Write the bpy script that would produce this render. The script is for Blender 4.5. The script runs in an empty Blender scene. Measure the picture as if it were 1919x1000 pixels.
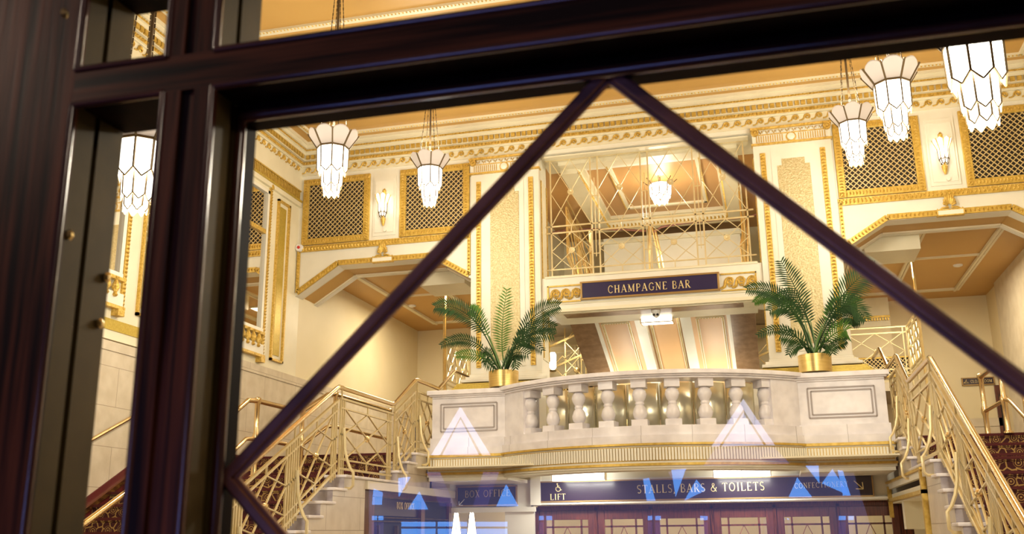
import bpy, bmesh, math, random
from math import sin, cos, pi, radians, atan2, hypot, sqrt, asin
from mathutils import Vector, Matrix
random.seed(7)
S = bpy.context.scene
# ------------------------------------------------------------------ camera
F = 1841.83; EYE = 1.75
def rot(a, b, c):
    ca, sa, cb, sb, cc, sc = cos(a), sin(a), cos(b), sin(b), cos(c), sin(c)
    W = Matrix(((1,0,0),(0,0,-1),(0,1,0)))
    return Matrix(((cc,-sc,0),(sc,cc,0),(0,0,1))) @ Matrix(((1,0,0),(0,cb,sb),(0,-sb,cb))) @ Matrix(((ca,0,sa),(0,1,0),(-sa,0,ca))) @ W
M = rot(0.25351427, 0.26445441, -0.01042273)      # world -> camera (x right, y down, z forward)
MT = M.transposed()
def at(px, py, X=None, Y=None, Z=None):
    d = MT @ Vector(((px-959.5)/F, (py-500)/F, 1))
    t = X/d.x if X is not None else Y/d.y if Y is not None else (Z-EYE)/d.z
    return Vector((d.x*t, d.y*t, EYE+d.z*t))
cam = bpy.data.cameras.new('camera'); co = bpy.data.objects.new('camera', cam); S.collection.objects.link(co)
R4 = Matrix((M[0], -M[1], -M[2])).transposed().to_4x4()
R4.translation = Vector((0, 0, EYE)); co.matrix_world = R4
cam.sensor_width = 36; cam.lens = 36*F/1919; cam.clip_start = .02; cam.clip_end = 200
cam.dof.use_dof = True; cam.dof.focus_distance = 13; cam.dof.aperture_fstop = 12
S.camera = co
# ------------------------------------------------------------------ world and exposure
w = bpy.data.worlds.new('dusk_sky'); S.world = w; w.use_nodes = True
wn = w.node_tree; wb = wn.nodes['Background']
wb.inputs[0].default_value = (.20, .14, .12, 1); wb.inputs[1].default_value = .22
S.view_settings.view_transform = 'Standard'; S.view_settings.look = 'None'
S.view_settings.exposure = 0.86; S.view_settings.gamma = 1; S.view_settings.use_curve_mapping = False
S.cycles.max_bounces = 7; S.cycles.diffuse_bounces = 4; S.cycles.glossy_bounces = 4
S.cycles.transparent_max_bounces = 12; S.cycles.transmission_bounces = 4
S.cycles.sample_clamp_indirect = 4; S.cycles.caustics_reflective = False; S.cycles.caustics_refractive = False
def lamp(name, kind, loc, power, col, size=.1, parent=None, rot_=None, sy=None):
    l = bpy.data.lights.new(name, kind); l.energy = power; l.color = col
    if kind == 'AREA':
        l.size = size
        if sy: l.shape = 'RECTANGLE'; l.size_y = sy
    else: l.shadow_soft_size = size
    o = bpy.data.objects.new(name, l); S.collection.objects.link(o); o.location = loc
    if rot_: o.rotation_euler = rot_
    if parent: o.parent = parent; o.matrix_parent_inverse = Matrix.Translation(parent.location).inverted()
    return o
WARM = (1, .90, .72)
# ------------------------------------------------------------------ materials
MATS = {}
def mat(name, col, rough=.5, metal=0, col2=None, scale=5, stretch=(1,1,1), bump=0, bscale=None, emit=None, estr=0, detail=4, spec=None, coat=0, lo=.35, hi=.65):
    m = bpy.data.materials.new(name); m.use_nodes = True; nt = m.node_tree; b = nt.nodes['Principled BSDF']
    b.inputs['Base Color'].default_value = (*col, 1); b.inputs['Roughness'].default_value = rough; b.inputs['Metallic'].default_value = metal
    if spec is not None: b.inputs['Specular IOR Level'].default_value = spec
    if coat: b.inputs['Coat Weight'].default_value = coat; b.inputs['Coat Roughness'].default_value = .12
    tc = nt.nodes.new('ShaderNodeTexCoord'); mp = nt.nodes.new('ShaderNodeMapping'); mp.inputs['Scale'].default_value = stretch
    nt.links.new(tc.outputs['Object'], mp.inputs[0])
    nz = nt.nodes.new('ShaderNodeTexNoise'); nz.inputs['Scale'].default_value = scale; nz.inputs['Detail'].default_value = detail
    nt.links.new(mp.outputs[0], nz.inputs[0])
    if col2:
        cr = nt.nodes.new('ShaderNodeValToRGB'); cr.color_ramp.elements[0].color = (*col, 1); cr.color_ramp.elements[1].color = (*col2, 1)
        cr.color_ramp.elements[0].position = lo; cr.color_ramp.elements[1].position = hi
        nt.links.new(nz.outputs[0], cr.inputs[0]); nt.links.new(cr.outputs[0], b.inputs['Base Color'])
    if bump:
        n2 = nz
        if bscale:
            n2 = nt.nodes.new('ShaderNodeTexNoise'); n2.inputs['Scale'].default_value = bscale; nt.links.new(mp.outputs[0], n2.inputs[0])
        bp = nt.nodes.new('ShaderNodeBump'); bp.inputs['Strength'].default_value = bump; bp.inputs['Distance'].default_value = .02
        nt.links.new(n2.outputs[0], bp.inputs['Height']); nt.links.new(bp.outputs[0], b.inputs['Normal'])
    if emit: b.inputs['Emission Color'].default_value = (*emit, 1); b.inputs['Emission Strength'].default_value = estr
    MATS[name] = m; return m
mat('cream_paint', (.78,.72,.53), .45, col2=(.83,.77,.58), scale=3)
mat('white_paint', (.80,.77,.66), .4, col2=(.85,.82,.71), scale=3)
mat('wall_cream', (.76,.66,.42), .55, col2=(.80,.70,.47), scale=1.2)
mat('orange_ceiling', (.56,.33,.09), .5, col2=(.60,.36,.105), scale=.8)
mat('bronze_ceiling', (.50,.27,.09), .4, col2=(.54,.30,.11), scale=.8)
mat('peach_panel', (.70,.42,.20), .5, col2=(.74,.46,.23), scale=.8)
mat('gold_leaf', (.58,.37,.06), .38, .5, col2=(.82,.58,.16), scale=30, bump=.5, bscale=60)
mat('gold_panel', (.50,.41,.20), .45, .4, col2=(.66,.57,.34), scale=40, bump=.6, bscale=45)
mat('gold_paint', (.55,.36,.06), .4, .4, col2=(.72,.50,.12), scale=20)
mat('gold_olive', (.50,.36,.05), .4, .35, col2=(.60,.44,.08), scale=50)
mat('brass', (.80,.60,.26), .24, .9, col2=(.86,.67,.34), scale=8)
mat('brass_paint', (.74,.62,.34), .36, .45, col2=(.80,.69,.42), scale=10)
mat('polished_brass', (.80,.60,.32), .18, 1)
mat('brushed_brass', (.90,.86,.66), .30, .7)
mat('incised_line', (.40,.36,.36), .5)
mat('gold_lattice', (.64,.48,.20), .4, .3, col2=(.76,.60,.30), scale=20)
mat('marble', (.70,.67,.70), .28, col2=(.84,.81,.84), scale=6, detail=9, lo=.3, hi=.6)
mat('grey_marble', (.30,.27,.30), .3, col2=(.46,.42,.44), scale=9, detail=9)
mat('beige_stone', (.58,.50,.37), .32, col2=(.68,.60,.46), scale=5, detail=9)
mat('brown_marble', (.22,.13,.065), .3, col2=(.32,.20,.11), scale=8, detail=9)
mat('dark_void', (.035,.025,.015), .8)
mat('mahogany', (.012,.004,.003), .34, col2=(.19,.05,.018), scale=8, stretch=(16,16,.6), bump=.02, detail=9, spec=.22, lo=.38, hi=.68)
mat('mahogany_bead', (.05,.015,.012), .2, col2=(.12,.035,.02), scale=8, coat=.7)
mat('mahogany_rail', (.010,.004,.003), .32, col2=(.16,.044,.016), scale=8, stretch=(.6,16,16), bump=.02, detail=9, spec=.25, lo=.38, hi=.68)
mat('mahogany_side', (.006,.003,.003), .5, col2=(.014,.005,.004), scale=3, stretch=(14,14,.9), spec=.03)  # shade of the rail undersides put into a near-black wood colour
mat('door_wood', (.06,.014,.009), .3, col2=(.14,.035,.018), scale=5, stretch=(8,8,.8), coat=.4)
mat('aged_bronze', (.055,.038,.011), .55, .15, col2=(.12,.082,.026), scale=9, detail=8, spec=.2)
mat('aged_bronze_lower', (.10,.075,.03), .45, .35, col2=(.15,.11,.05), scale=7, detail=6)
mat('groove', (.004,.004,.005), .6)
mat('copper_bar', (.15,.055,.04), .36, .15, col2=(.30,.12,.085), scale=14, coat=.15)
mat('navy_sign', (.022,.016,.07), .3, coat=.3)
mat('dark_sign', (.028,.016,.03), .25, coat=.4)
mat('sign_gold', (.85,.70,.36), .4, .2)
mat('sign_frame', (.42,.27,.10), .35, .6)
mat('white_plastic', (.8,.8,.8), .4)
mat('red_plastic', (.6,.03,.02), .4)
mat('black_plastic', (.02,.02,.02), .4)
mat('maroon_nosing', (.085,.011,.012), .9)
mat('maroon_trim', (.11,.010,.012), .5)
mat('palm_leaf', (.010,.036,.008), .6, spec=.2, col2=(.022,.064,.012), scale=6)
mat('palm_leaf_bright', (.05,.14,.015), .6, spec=.2, col2=(.08,.18,.025), scale=6)  # lamp light on some fronds put into a lighter leaf colour
mat('palm_stem', (.09,.17,.045), .5)
mat('soil', (.05,.03,.02), .9)
mat('pot_brass', (.62,.44,.15), .33, .85, col2=(.72,.54,.22), scale=5, stretch=(1,1,14))
mat('lamp_glass', (1,.97,.9), .3, emit=(1,.93,.80), estr=5)
mat('lamp_frost', (.55,.49,.45), .5, emit=(1,.85,.72), estr=.10)
mat('lamp_brass', (.16,.11,.05), .45, .5)
mat('chain_metal', (.10,.065,.03), .6)
mat('sconce_glass', (1,.95,.85), .3, emit=(1,.92,.78), estr=.9)
mat('strip_light', (1,1,1), .4, emit=(1,.97,.9), estr=6)
mat('lantern_glass', (1,1,1), .4, emit=(1,.9,.74), estr=6)
mat('floor_stone', (.45,.36,.27), .35, col2=(.55,.45,.34), scale=3)
mat('street_stone', (.10,.09,.10), .8, col2=(.16,.15,.16), scale=4)
mat('asphalt', (.04,.04,.045), .8)
mat('neon_blue', (.02,.05,.2), .5, emit=(.12,.36,1.0), estr=7)
mat('neon_white', (.2,.2,.3), .5, emit=(.52,.60,1.0), estr=4.2)
mat('neon_violet', (.05,.02,.2), .5, emit=(.34,.32,1.0), estr=1.3)
mat('street_glow', (.05,.05,.1), .5, emit=(.38,.40,.95), estr=.75)
mat('neon_pink', (.3,.05,.1), .5, emit=(1.0,.22,.38), estr=6)
mat('street_white', (.3,.3,.3), .5, emit=(.9,.95,1.0), estr=6)
mat('mirror_glass', (.90,.88,.82), .02, 1)
# carpet: dark maroon ground, gold rings and arcs
def carpet():
    m = bpy.data.materials.new('patterned_carpet'); m.use_nodes = True; nt = m.node_tree; b = nt.nodes['Principled BSDF']; b.inputs['Roughness'].default_value = .95
    N = nt.nodes.new; L = nt.links.new
    g = N('ShaderNodeNewGeometry'); sp = N('ShaderNodeSeparateXYZ'); L(g.outputs['Position'], sp.inputs[0])
    ad = N('ShaderNodeMath'); ad.operation = 'ADD'; L(sp.outputs[1], ad.inputs[0]); L(sp.outputs[2], ad.inputs[1])
    cb = N('ShaderNodeCombineXYZ'); L(sp.outputs[0], cb.inputs[0]); L(ad.outputs[0], cb.inputs[1])
    v = N('ShaderNodeTexVoronoi'); v.voronoi_dimensions = '2D'; v.inputs['Scale'].default_value = 6.4; v.inputs['Randomness'].default_value = .55; L(cb.outputs[0], v.inputs['Vector'])
    s = N('ShaderNodeMath'); s.operation = 'MULTIPLY'; s.inputs[1].default_value = 46; L(v.outputs['Distance'], s.inputs[0])
    si = N('ShaderNodeMath'); si.operation = 'SINE'; L(s.outputs[0], si.inputs[0])
    lt = N('ShaderNodeMath'); lt.operation = 'LESS_THAN'; lt.inputs[1].default_value = .30; L(v.outputs['Distance'], lt.inputs[0])
    gt = N('ShaderNodeMath'); gt.operation = 'GREATER_THAN'; gt.inputs[1].default_value = .35; L(si.outputs[0], gt.inputs[0])
    mu = N('ShaderNodeMath'); mu.operation = 'MULTIPLY'; L(lt.outputs[0], mu.inputs[0]); L(gt.outputs[0], mu.inputs[1])
    v2 = N('ShaderNodeTexVoronoi'); v2.voronoi_dimensions = '2D'; v2.feature = 'DISTANCE_TO_EDGE'; v2.inputs['Scale'].default_value = 13; v2.inputs['Randomness'].default_value = .8; L(cb.outputs[0], v2.inputs['Vector'])
    l2 = N('ShaderNodeMath'); l2.operation = 'LESS_THAN'; l2.inputs[1].default_value = .085; L(v2.outputs['Distance'], l2.inputs[0])
    iv = N('ShaderNodeMath'); iv.operation = 'GREATER_THAN'; iv.inputs[1].default_value = .30; L(v.outputs['Distance'], iv.inputs[0])
    m2 = N('ShaderNodeMath'); m2.operation = 'MULTIPLY'; L(l2.outputs[0], m2.inputs[0]); L(iv.outputs[0], m2.inputs[1])
    mx = N('ShaderNodeMath'); mx.operation = 'MAXIMUM'; L(mu.outputs[0], mx.inputs[0]); L(m2.outputs[0], mx.inputs[1])
    c = N('ShaderNodeMixRGB'); c.inputs[1].default_value = (.06,.010,.012,1); c.inputs[2].default_value = (.44,.28,.09,1)
    L(mx.outputs[0], c.inputs[0]); L(c.outputs[0], b.inputs['Base Color']); MATS['carpet'] = m
carpet()
def jointed(name, c1, c2, joint, bw, bh, rough=.3, axis='xz'):
    m = mat(name, c1, rough, col2=c2, scale=5, detail=9); nt = m.node_tree; b = nt.nodes['Principled BSDF']; N = nt.nodes.new; L = nt.links.new
    g = N('ShaderNodeNewGeometry'); sp = N('ShaderNodeSeparateXYZ'); L(g.outputs['Position'], sp.inputs[0])
    cb = N('ShaderNodeCombineXYZ'); L(sp.outputs['xyz'.index(axis[0])], cb.inputs[0]); L(sp.outputs['xyz'.index(axis[1])], cb.inputs[1])
    br = N('ShaderNodeTexBrick'); br.inputs['Scale'].default_value = 1; br.inputs['Mortar Size'].default_value = .004; br.inputs['Mortar Smooth'].default_value = .1
    br.inputs['Brick Width'].default_value = bw; br.inputs['Row Height'].default_value = bh
    L(cb.outputs[0], br.inputs[0])
    src = b.inputs['Base Color'].links[0].from_socket
    mx = N('ShaderNodeMixRGB'); L(br.outputs['Fac'], mx.inputs[0]); L(src, mx.inputs[1]); mx.inputs[2].default_value = (*joint, 1); L(mx.outputs[0], b.inputs['Base Color'])
jointed('stone_blocks_y', (.60,.52,.39), (.70,.62,.49), (.38,.31,.22), 1.0, .46, axis='yz')
jointed('string_blocks', (.62,.56,.48), (.72,.66,.58), (.36,.30,.24), .9, .36, axis='yz')
jointed('balcony_blocks', (.70,.67,.70), (.84,.81,.84), (.48,.45,.46), .62, 1.2, axis='xz')
# thin glass: clear pane with its surface reflection
gm = bpy.data.materials.new('window_glass'); gm.use_nodes = True; nt = gm.node_tree; nt.nodes.clear()
o_ = nt.nodes.new('ShaderNodeOutputMaterial'); tr = nt.nodes.new('ShaderNodeBsdfTransparent'); gl = nt.nodes.new('ShaderNodeBsdfGlossy'); fr = nt.nodes.new('ShaderNodeFresnel'); mxs = nt.nodes.new('ShaderNodeMixShader')
tr.inputs[0].default_value = (.985,.99,.985,1); gl.inputs['Roughness'].default_value = 0; fr.inputs[0].default_value = 1.5
ml = nt.nodes.new('ShaderNodeMath'); ml.operation = 'MULTIPLY'; ml.inputs[1].default_value = 1.8
nt.links.new(fr.outputs[0], ml.inputs[0]); nt.links.new(ml.outputs[0], mxs.inputs[0]); nt.links.new(tr.outputs[0], mxs.inputs[1]); nt.links.new(gl.outputs[0], mxs.inputs[2]); nt.links.new(mxs.outputs[0], o_.inputs[0])
MATS['window_glass'] = gm
# ------------------------------------------------------------------ mesh helpers
class B:
    def __init__(s): s.v = []; s.f = []
    def add(s, vs, fs):
        n = len(s.v); s.v += [tuple(v) for v in vs]; s.f += [tuple(i+n for i in f) for f in fs]; return s
    def box(s, x0, x1, y0, y1, z0, z1):
        return s.add([(x0,y0,z0),(x1,y0,z0),(x1,y1,z0),(x0,y1,z0),(x0,y0,z1),(x1,y0,z1),(x1,y1,z1),(x0,y1,z1)],
                     [(0,3,2,1),(4,5,6,7),(0,1,5,4),(1,2,6,5),(2,3,7,6),(3,0,4,7)])
    def bar(s, p, q, w, h=None, up=(0,0,1)):
        h = h or w; p = Vector(p); q = Vector(q); d = (q-p).normalized(); u = Vector(up)
        if abs(d.dot(u)) > .98: u = Vector((1,0,0)) if abs(d.x) < .9 else Vector((0,1,0))
        a = d.cross(u).normalized()*w/2; b = a.cross(d).normalized()*h/2
        vs = [p-a-b, p+a-b, p+a+b, p-a+b, q-a-b, q+a-b, q+a+b, q-a+b]
        return s.add(vs, [(0,3,2,1),(4,5,6,7),(0,1,5,4),(1,2,6,5),(2,3,7,6),(3,0,4,7)])
    def tube(s, pts, r, n=8, closed=False):
        pts = [Vector(p) for p in pts]; rings = []; prev = None
        for i, p in enumerate(pts):
            if closed: d = pts[(i+1) % len(pts)]-pts[i-1]
            else: d = pts[min(i+1, len(pts)-1)]-pts[max(i-1, 0)]
            d.normalize()
            if prev is None:
                u = Vector((0,0,1)) if abs(d.z) < .9 else Vector((1,0,0)); a = d.cross(u).normalized()
            else:
                a = prev-d*prev.dot(d)
                a = a.normalized() if a.length > 1e-6 else d.orthogonal().normalized()
            prev = a; b = d.cross(a); rr = r[i] if isinstance(r, (list, tuple)) else r
            rings.append([p+(a*cos(2*pi*k/n)+b*sin(2*pi*k/n))*rr for k in range(n)])
        vs = [v for g in rings for v in g]; fs = []; m = len(pts)
        for i in range(m if closed else m-1):
            j = (i+1) % m
            for k in range(n): fs.append((i*n+k, i*n+(k+1) % n, j*n+(k+1) % n, j*n+k))
        if not closed: fs += [tuple(range(n))[::-1], tuple((m-1)*n+k for k in range(n))]
        return s.add(vs, fs)
    def lathe(s, prof, c, n=24, axis='z'):
        vs = []; fs = []
        for r, h in prof:
            for k in range(n):
                a = 2*pi*k/n; x, y = r*cos(a), r*sin(a)
                vs.append((c[0]+x, c[1]+y, c[2]+h) if axis == 'z' else (c[0]+x, c[1]+h, c[2]+y) if axis == 'y' else (c[0]+h, c[1]+x, c[2]+y))
        for i in range(len(prof)-1):
            for k in range(n): fs.append((i*n+k, i*n+(k+1) % n, (i+1)*n+(k+1) % n, (i+1)*n+k))
        fs += [tuple(range(n))[::-1], tuple((len(prof)-1)*n+k for k in range(n))]
        return s.add(vs, fs)
    def prism(s, poly, plane, a, b):
        n = len(poly)
        def P(u, v, t): return (u, t, v) if plane == 'xz' else (t, u, v) if plane == 'yz' else (u, v, t)
        vs = [P(u, v, a) for u, v in poly]+[P(u, v, b) for u, v in poly]
        return s.add(vs, [tuple(range(n))[::-1], tuple(range(n, 2*n))]+[(i, (i+1) % n, n+(i+1) % n, n+i) for i in range(n)])
    def disc(s, c, r, t, axis='y', n=14):
        return s.lathe([(r*.3, -t), (r, -t*.5), (r, 0)] if True else 0, c, n, axis)
    def build(s, name, m, parent=None, smooth=False, bevel=0, fix=True):
        me = bpy.data.meshes.new(name); me.from_pydata(s.v, [], s.f)
        if fix:
            bm = bmesh.new(); bm.from_mesh(me); bmesh.ops.recalc_face_normals(bm, faces=bm.faces); bm.to_mesh(me); bm.free()
        me.materials.append(MATS[m])
        if smooth:
            for p in me.polygons: p.use_smooth = True
            try: me.set_sharp_from_angle(angle=radians(38))
            except Exception: pass
        o = bpy.data.objects.new(name, me); S.collection.objects.link(o)
        if bevel:
            bv = o.modifiers.new('bevel', 'BEVEL'); bv.width = bevel; bv.segments = 2; bv.limit_method = 'ANGLE'
        if parent:
            o.parent = parent; o.matrix_parent_inverse = Matrix.Translation(parent.location).inverted()
        return o
def build_each(b, name, m, parent=None, **k):
    n = len(b.v); par = list(range(n))
    def find(i):
        while par[i] != i: par[i] = par[par[i]]; i = par[i]
        return i
    for f in b.f:
        r0 = find(f[0])
        for i in f[1:]: par[find(i)] = r0
    gr = {}
    for f in b.f: gr.setdefault(find(f[0]), []).append(f)
    out = []
    for fs in gr.values():
        ids = sorted({i for f in fs for i in f}); mp = {j: q for q, j in enumerate(ids)}
        c = B(); c.v = [b.v[i] for i in ids]; c.f = [tuple(mp[i] for i in f) for f in fs]; out.append(c.build(name, m, parent, **k))
    return out
def tag(o, label=None, cat=None, group=None, kind=None):
    if label: o['label'] = label
    if cat: o['category'] = cat
    if group: o['group'] = group
    if kind: o['kind'] = kind
    return o
def thing(name, loc, label, cat, group=None, kind=None):
    o = bpy.data.objects.new(name, None); S.collection.objects.link(o); o.location = loc; o.empty_display_size = .1
    return tag(o, label, cat, group, kind)
def copy_tree(o, off, label=None, parent=None, keep=True):
    c = o.copy(); S.collection.objects.link(c)
    if parent is None: c.location = o.location+Vector(off)
    else:
        c.parent = parent; c.matrix_parent_inverse = o.matrix_parent_inverse.copy()
    if label: c['label'] = label
    for ch in o.children: copy_tree(ch, off, None, c)
    return c
def struct(b, name, m, label, cat, **k): return tag(b.build(name, m, **k), label, cat, kind='structure')
# running wave scroll along an axis
def wave_scroll(b, f, length, pitch, h, r, n=4, flip=1):
    k = max(1, round(length/pitch)); p = length/k; R0 = min(h*.46, p*.42)
    for i in range(k):
        cx = p*(i+.62); cy = h*.52; x0 = cx-R0; pts = []
        for t in range(5):
            u = t/5; pts.append(((1-u)**2*(x0-p*.42)+2*u*(1-u)*(x0-.01*p)+u*u*x0, (1-u)**2*.04*h+2*u*(1-u)*.04*h+u*u*cy))
        for t in range(15):
            u = t/14; an = pi-u*3.1*pi; rr = R0*(1-.80*u); pts.append((cx+rr*cos(an), cy+rr*sin(an)))
        b.tube([f(u, v) for u, v in pts], r, n)
# overlapping scale moulding: domed studs in a row
def studs(b, p, q, step, wid, hgt, nrm, n=5):
    p = Vector(p); q = Vector(q); L_ = (q-p).length; k = max(1, int(L_/step)); d = (q-p)/k; nr = Vector(nrm); t = d.normalized(); s_ = t.cross(nr).normalized()
    for i in range(k):
        c = p+d*(i+.5); vs = [c+nr*hgt+t*step*.12]
        for j in range(n+1):
            a = pi*j/n; vs.append(c+s_*cos(a)*wid/2+t*sin(a)*step*.55-t*step*.25)
        m_ = len(vs)
        b.add(vs, [(0, j, j+1) for j in range(1, m_-1)]+[(0, m_-1, 1)])
# ------------------------------------------------------------------ lettering (serif strokes)
A_ = lambda cx, cy, rx, ry, a0, a1, n=9: [(cx+rx*cos(radians(a0+(a1-a0)*i/n)), cy+ry*sin(radians(a0+(a1-a0)*i/n))) for i in range(n+1)]
T, t_ = .13, .05
G = { # char: (width, [(pts, stroke)], [serif x,y])
'A': (.74, [([(.08,0),(.37,1)], t_), ([(.37,1),(.66,0)], T), ([(.17,.34),(.56,.34)], t_)], [(.08,0),(.66,0)]),
'B': (.62, [([(.14,0),(.14,1)], T), ([(.14,.97)]+A_(.3,.75,.2,.22,90,-90)+[(.14,.53)], .09), ([(.14,.5)]+A_(.32,.26,.24,.235,90,-90)+[(.14,.03)], .09)], []),
'C': (.70, [(A_(.40,.5,.31,.47,45,315,14), .10)], [(.62,.80)]),
'D': (.74, [([(.14,0),(.14,1)], T), ([(.14,.97)]+A_(.30,.5,.34,.465,90,-90,12)+[(.14,.03)], .10)], []),
'E': (.60, [([(.14,0),(.14,1)], T), ([(.06,.97),(.52,.97),(.52,.86)], t_), ([(.14,.52),(.42,.52)], t_), ([(.06,.03),(.54,.03),(.54,.15)], t_)], []),
'F': (.56, [([(.14,0),(.14,1)], T), ([(.06,.97),(.52,.97),(.52,.86)], t_), ([(.14,.52),(.42,.52)], t_)], [(.14,0)]),
'G': (.74, [(A_(.40,.5,.31,.47,45,330,14), .10), ([(.63,.05),(.63,.42)], .10)], [(.63,.42)]),
'H': (.76, [([(.15,0),(.15,1)], T), ([(.61,0),(.61,1)], T), ([(.15,.51),(.61,.51)], t_)], [(.15,0),(.15,1),(.61,0),(.61,1)]),
'I': (.34, [([(.17,0),(.17,1)], T)], [(.17,0),(.17,1)]),
'K': (.70, [([(.14,0),(.14,1)], T), ([(.58,1),(.18,.48)], t_), ([(.28,.58),(.62,0)], T)], [(.14,0),(.14,1),(.58,1),(.62,0)]),
'L': (.58, [([(.14,0),(.14,1)], T), ([(.06,.03),(.54,.03),(.54,.17)], t_)], [(.14,1)]),
'M': (.92, [([(.13,0),(.13,1)], t_), ([(.13,1),(.45,.08)], T), ([(.45,.08),(.77,1)], t_), ([(.77,1),(.77,0)], T)], [(.13,0),(.77,0),(.09,1),(.81,1)]),
'N': (.76, [([(.14,0),(.14,1)], t_), ([(.14,1),(.62,.02)], T), ([(.62,0),(.62,1)], t_)], [(.14,0),(.62,1),(.09,1)]),
'O': (.78, [(A_(.39,.5,.31,.47,0,360,20), .10)], []),
'P': (.60, [([(.14,0),(.14,1)], T), ([(.14,.97)]+A_(.3,.73,.24,.24,90,-90)+[(.14,.49)], .09)], [(.14,0)]),
'R': (.68, [([(.14,0),(.14,1)], T), ([(.14,.97)]+A_(.3,.74,.22,.23,90,-90)+[(.14,.51)], .09), ([(.30,.5),(.60,0)], T)], [(.14,0),(.62,0)]),
'S': (.54, [(A_(.27,.74,.19,.22,40,250,9)+A_(.27,.26,.20,.23,70,-140,9), .10)], []),
'T': (.64, [([(.32,0),(.32,1)], T), ([(.04,.84),(.04,.97),(.60,.97),(.60,.84)], t_)], [(.32,0)]),
'X': (.70, [([(.12,1),(.58,0)], T), ([(.58,1),(.12,0)], t_)], [(.12,0),(.58,0),(.12,1),(.58,1)]),
'Y': (.70, [([(.10,1),(.35,.48),(.35,0)], .11), ([(.60,1),(.35,.48)], t_)], [(.10,1),(.60,1),(.35,0)]),
'&': (.80, [([(.72,.5),(.60,.2)]+A_(.34,.25,.25,.22,-30,-200,7)+[(.2,.5),(.44,.68)]+A_(.36,.82,.12,.14,0,180,6)+[(.26,.68),(.70,.02)], .085)], []),
',': (.22, [([(.10,.06),(.12,-.02),(.06,-.14)], .09)], []), ' ': (.34, [], [])}
def text(b, s_, f, h, gap=.12, xs=1.0, bold=1.0):
    """f(u,v,d) -> world; starts at u=0; returns width"""
    u = 0
    for ch in s_:
        w_, st, se = G[ch]
        def strokes(pts, sw, k=0):
            for i in range(len(pts)-1):
                (x0,y0),(x1,y1) = pts[i], pts[i+1]; l = hypot(x1-x0, y1-y0) or 1; ex, ey = (x1-x0)/l*sw*.2, (y1-y0)/l*sw*.2
                nx, ny = -(y1-y0)/l*sw/2, (x1-x0)/l*sw/2; e = .2 if len(pts) > 2 else 0
                q = [(x0-ex*e*5+nx, y0-ey*e*5+ny), (x0-ex*e*5-nx, y0-ey*e*5-ny), (x1+ex*e*5-nx, y1+ey*e*5-ny), (x1+ex*e*5+nx, y1+ey*e*5+ny)]
                vs = [f((u+a)*h*xs, c*h, 0) for a, c in q]+[f((u+a)*h*xs, c*h, .004) for a, c in q]
                b.add(vs, [(3,2,1,0),(4,5,6,7),(0,1,5,4),(1,2,6,5),(2,3,7,6),(3,0,4,7)])
        for pts, sw in st: strokes(pts, sw*bold)
        for x, y in se: strokes([(x-.12, y+(.02 if y < .5 else -.02)), (x+.12, y+(.02 if y < .5 else -.02))], .045*bold)
        u += w_+gap
    return (u-gap)*h*xs
def text_width(s_, h, gap=.12, xs=1.0): return (sum(G[c][0]+gap for c in s_)-gap)*h*xs
XW = -1.60; XS = -1.57; YW = 14.40          # wall axis, stair axis, back wall plane
def mx(x, s): return x if s < 0 else 2*XW-x   # mirror left-side x about the hall axis
# ================================================================== ROOM SHELL
XL, XR = -7.44, 4.24
struct(B().box(XL-.3, XR+.3, .7, 24, -.2, 0), 'floor', 'floor_stone', 'pale stone foyer floor', 'floor')
# ceiling: orange field with cream raised strips
c = struct(B().box(XL, XR, .7, YW+.2, 8.20, 8.35), 'ceiling', 'orange_ceiling', 'orange painted foyer ceiling with cream strips', 'ceiling')
b = B(); g = B()
ystrip = at(600, 47, Z=8.18).y
for y0, y1 in ((13.95, 14.02), (ystrip-.05, ystrip+.05)):
    b.box(XL+.42, XR-.42, y0, y1, 8.165, 8.2); studs(g, (XL+.42, y0+.02, 8.165), (XR-.42, y0+.02, 8.165), .05, .04, .02, (0, 0, -1), 3)
for x0 in (XL+.38, XR-.47):
    b.box(x0, x0+.09, .8, 14.0, 8.165, 8.2); studs(g, (x0+.06, .8, 8.165), (x0+.06, 13.9, 8.165), .06, .04, .02, (0, 0, -1), 3)
b.build('ceiling_strip', 'cream_paint', c); g.build('strip_moulding', 'gold_leaf', c)
# cornice running round three sides: (d0, z0, z1) steps
def run(b, d, z0, z1):
    b.box(XL, XR, YW-d, YW+.15, z0, z1); b.box(XL-.15, XL+d, .8, YW-d, z0, z1); b.box(XR-d, XR+.15, .8, YW-d, z0, z1)
b = B()
for d, z0, z1 in ((.02,7.66,7.81), (.05,7.81,7.83), (.07,7.83,7.90), (.11,7.90,7.99), (.13,7.99,8.04), (.16,8.04,8.09), (.18,8.09,8.15), (.205,8.15,8.2)): run(b, d, z0, z1)
tr = struct(b, 'trim_1', 'cream_paint', 'stepped cream cornice under the orange ceiling', 'cornice')
b = B()
wave_scroll(b, lambda u, v: (XL+.05+u, YW-.03, 7.70+v), XR-XL-.1, .17, .105, .012, 4)
wave_scroll(b, lambda u, v: (XL+.03, .9+u, 7.70+v), YW-1, .17, .105, .012, 4)
b.build('scroll_band', 'gold_leaf', tr)
b = B()
for z, d, st, wd in ((7.865, .078, .055, .05), (8.065, .165, .05, .026)):
    studs(b, (XL+d, YW-d, z), (XR-d, YW-d, z), st, wd, .03, (0, -1, 0), 4); studs(b, (XL+d, YW-d, z), (XL+d, 1, z), st, wd, .03, (1, 0, 0), 4)
run(b, .078, 7.838, 7.892); run(b, .165, 8.05, 8.078)
b.build('rope_moulding', 'gold_leaf', tr)
b = B(); x = XL+.15
while x < XR-.15: b.box(x, x+.062, YW-.145, YW-.1, 7.915, 7.98); x += .09
y = 1
while y < YW-.2: b.box(XL+.1, XL+.145, y, y+.062, 7.915, 7.98); y += .09
b.build('dentil_row', 'gold_paint', tr)
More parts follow.
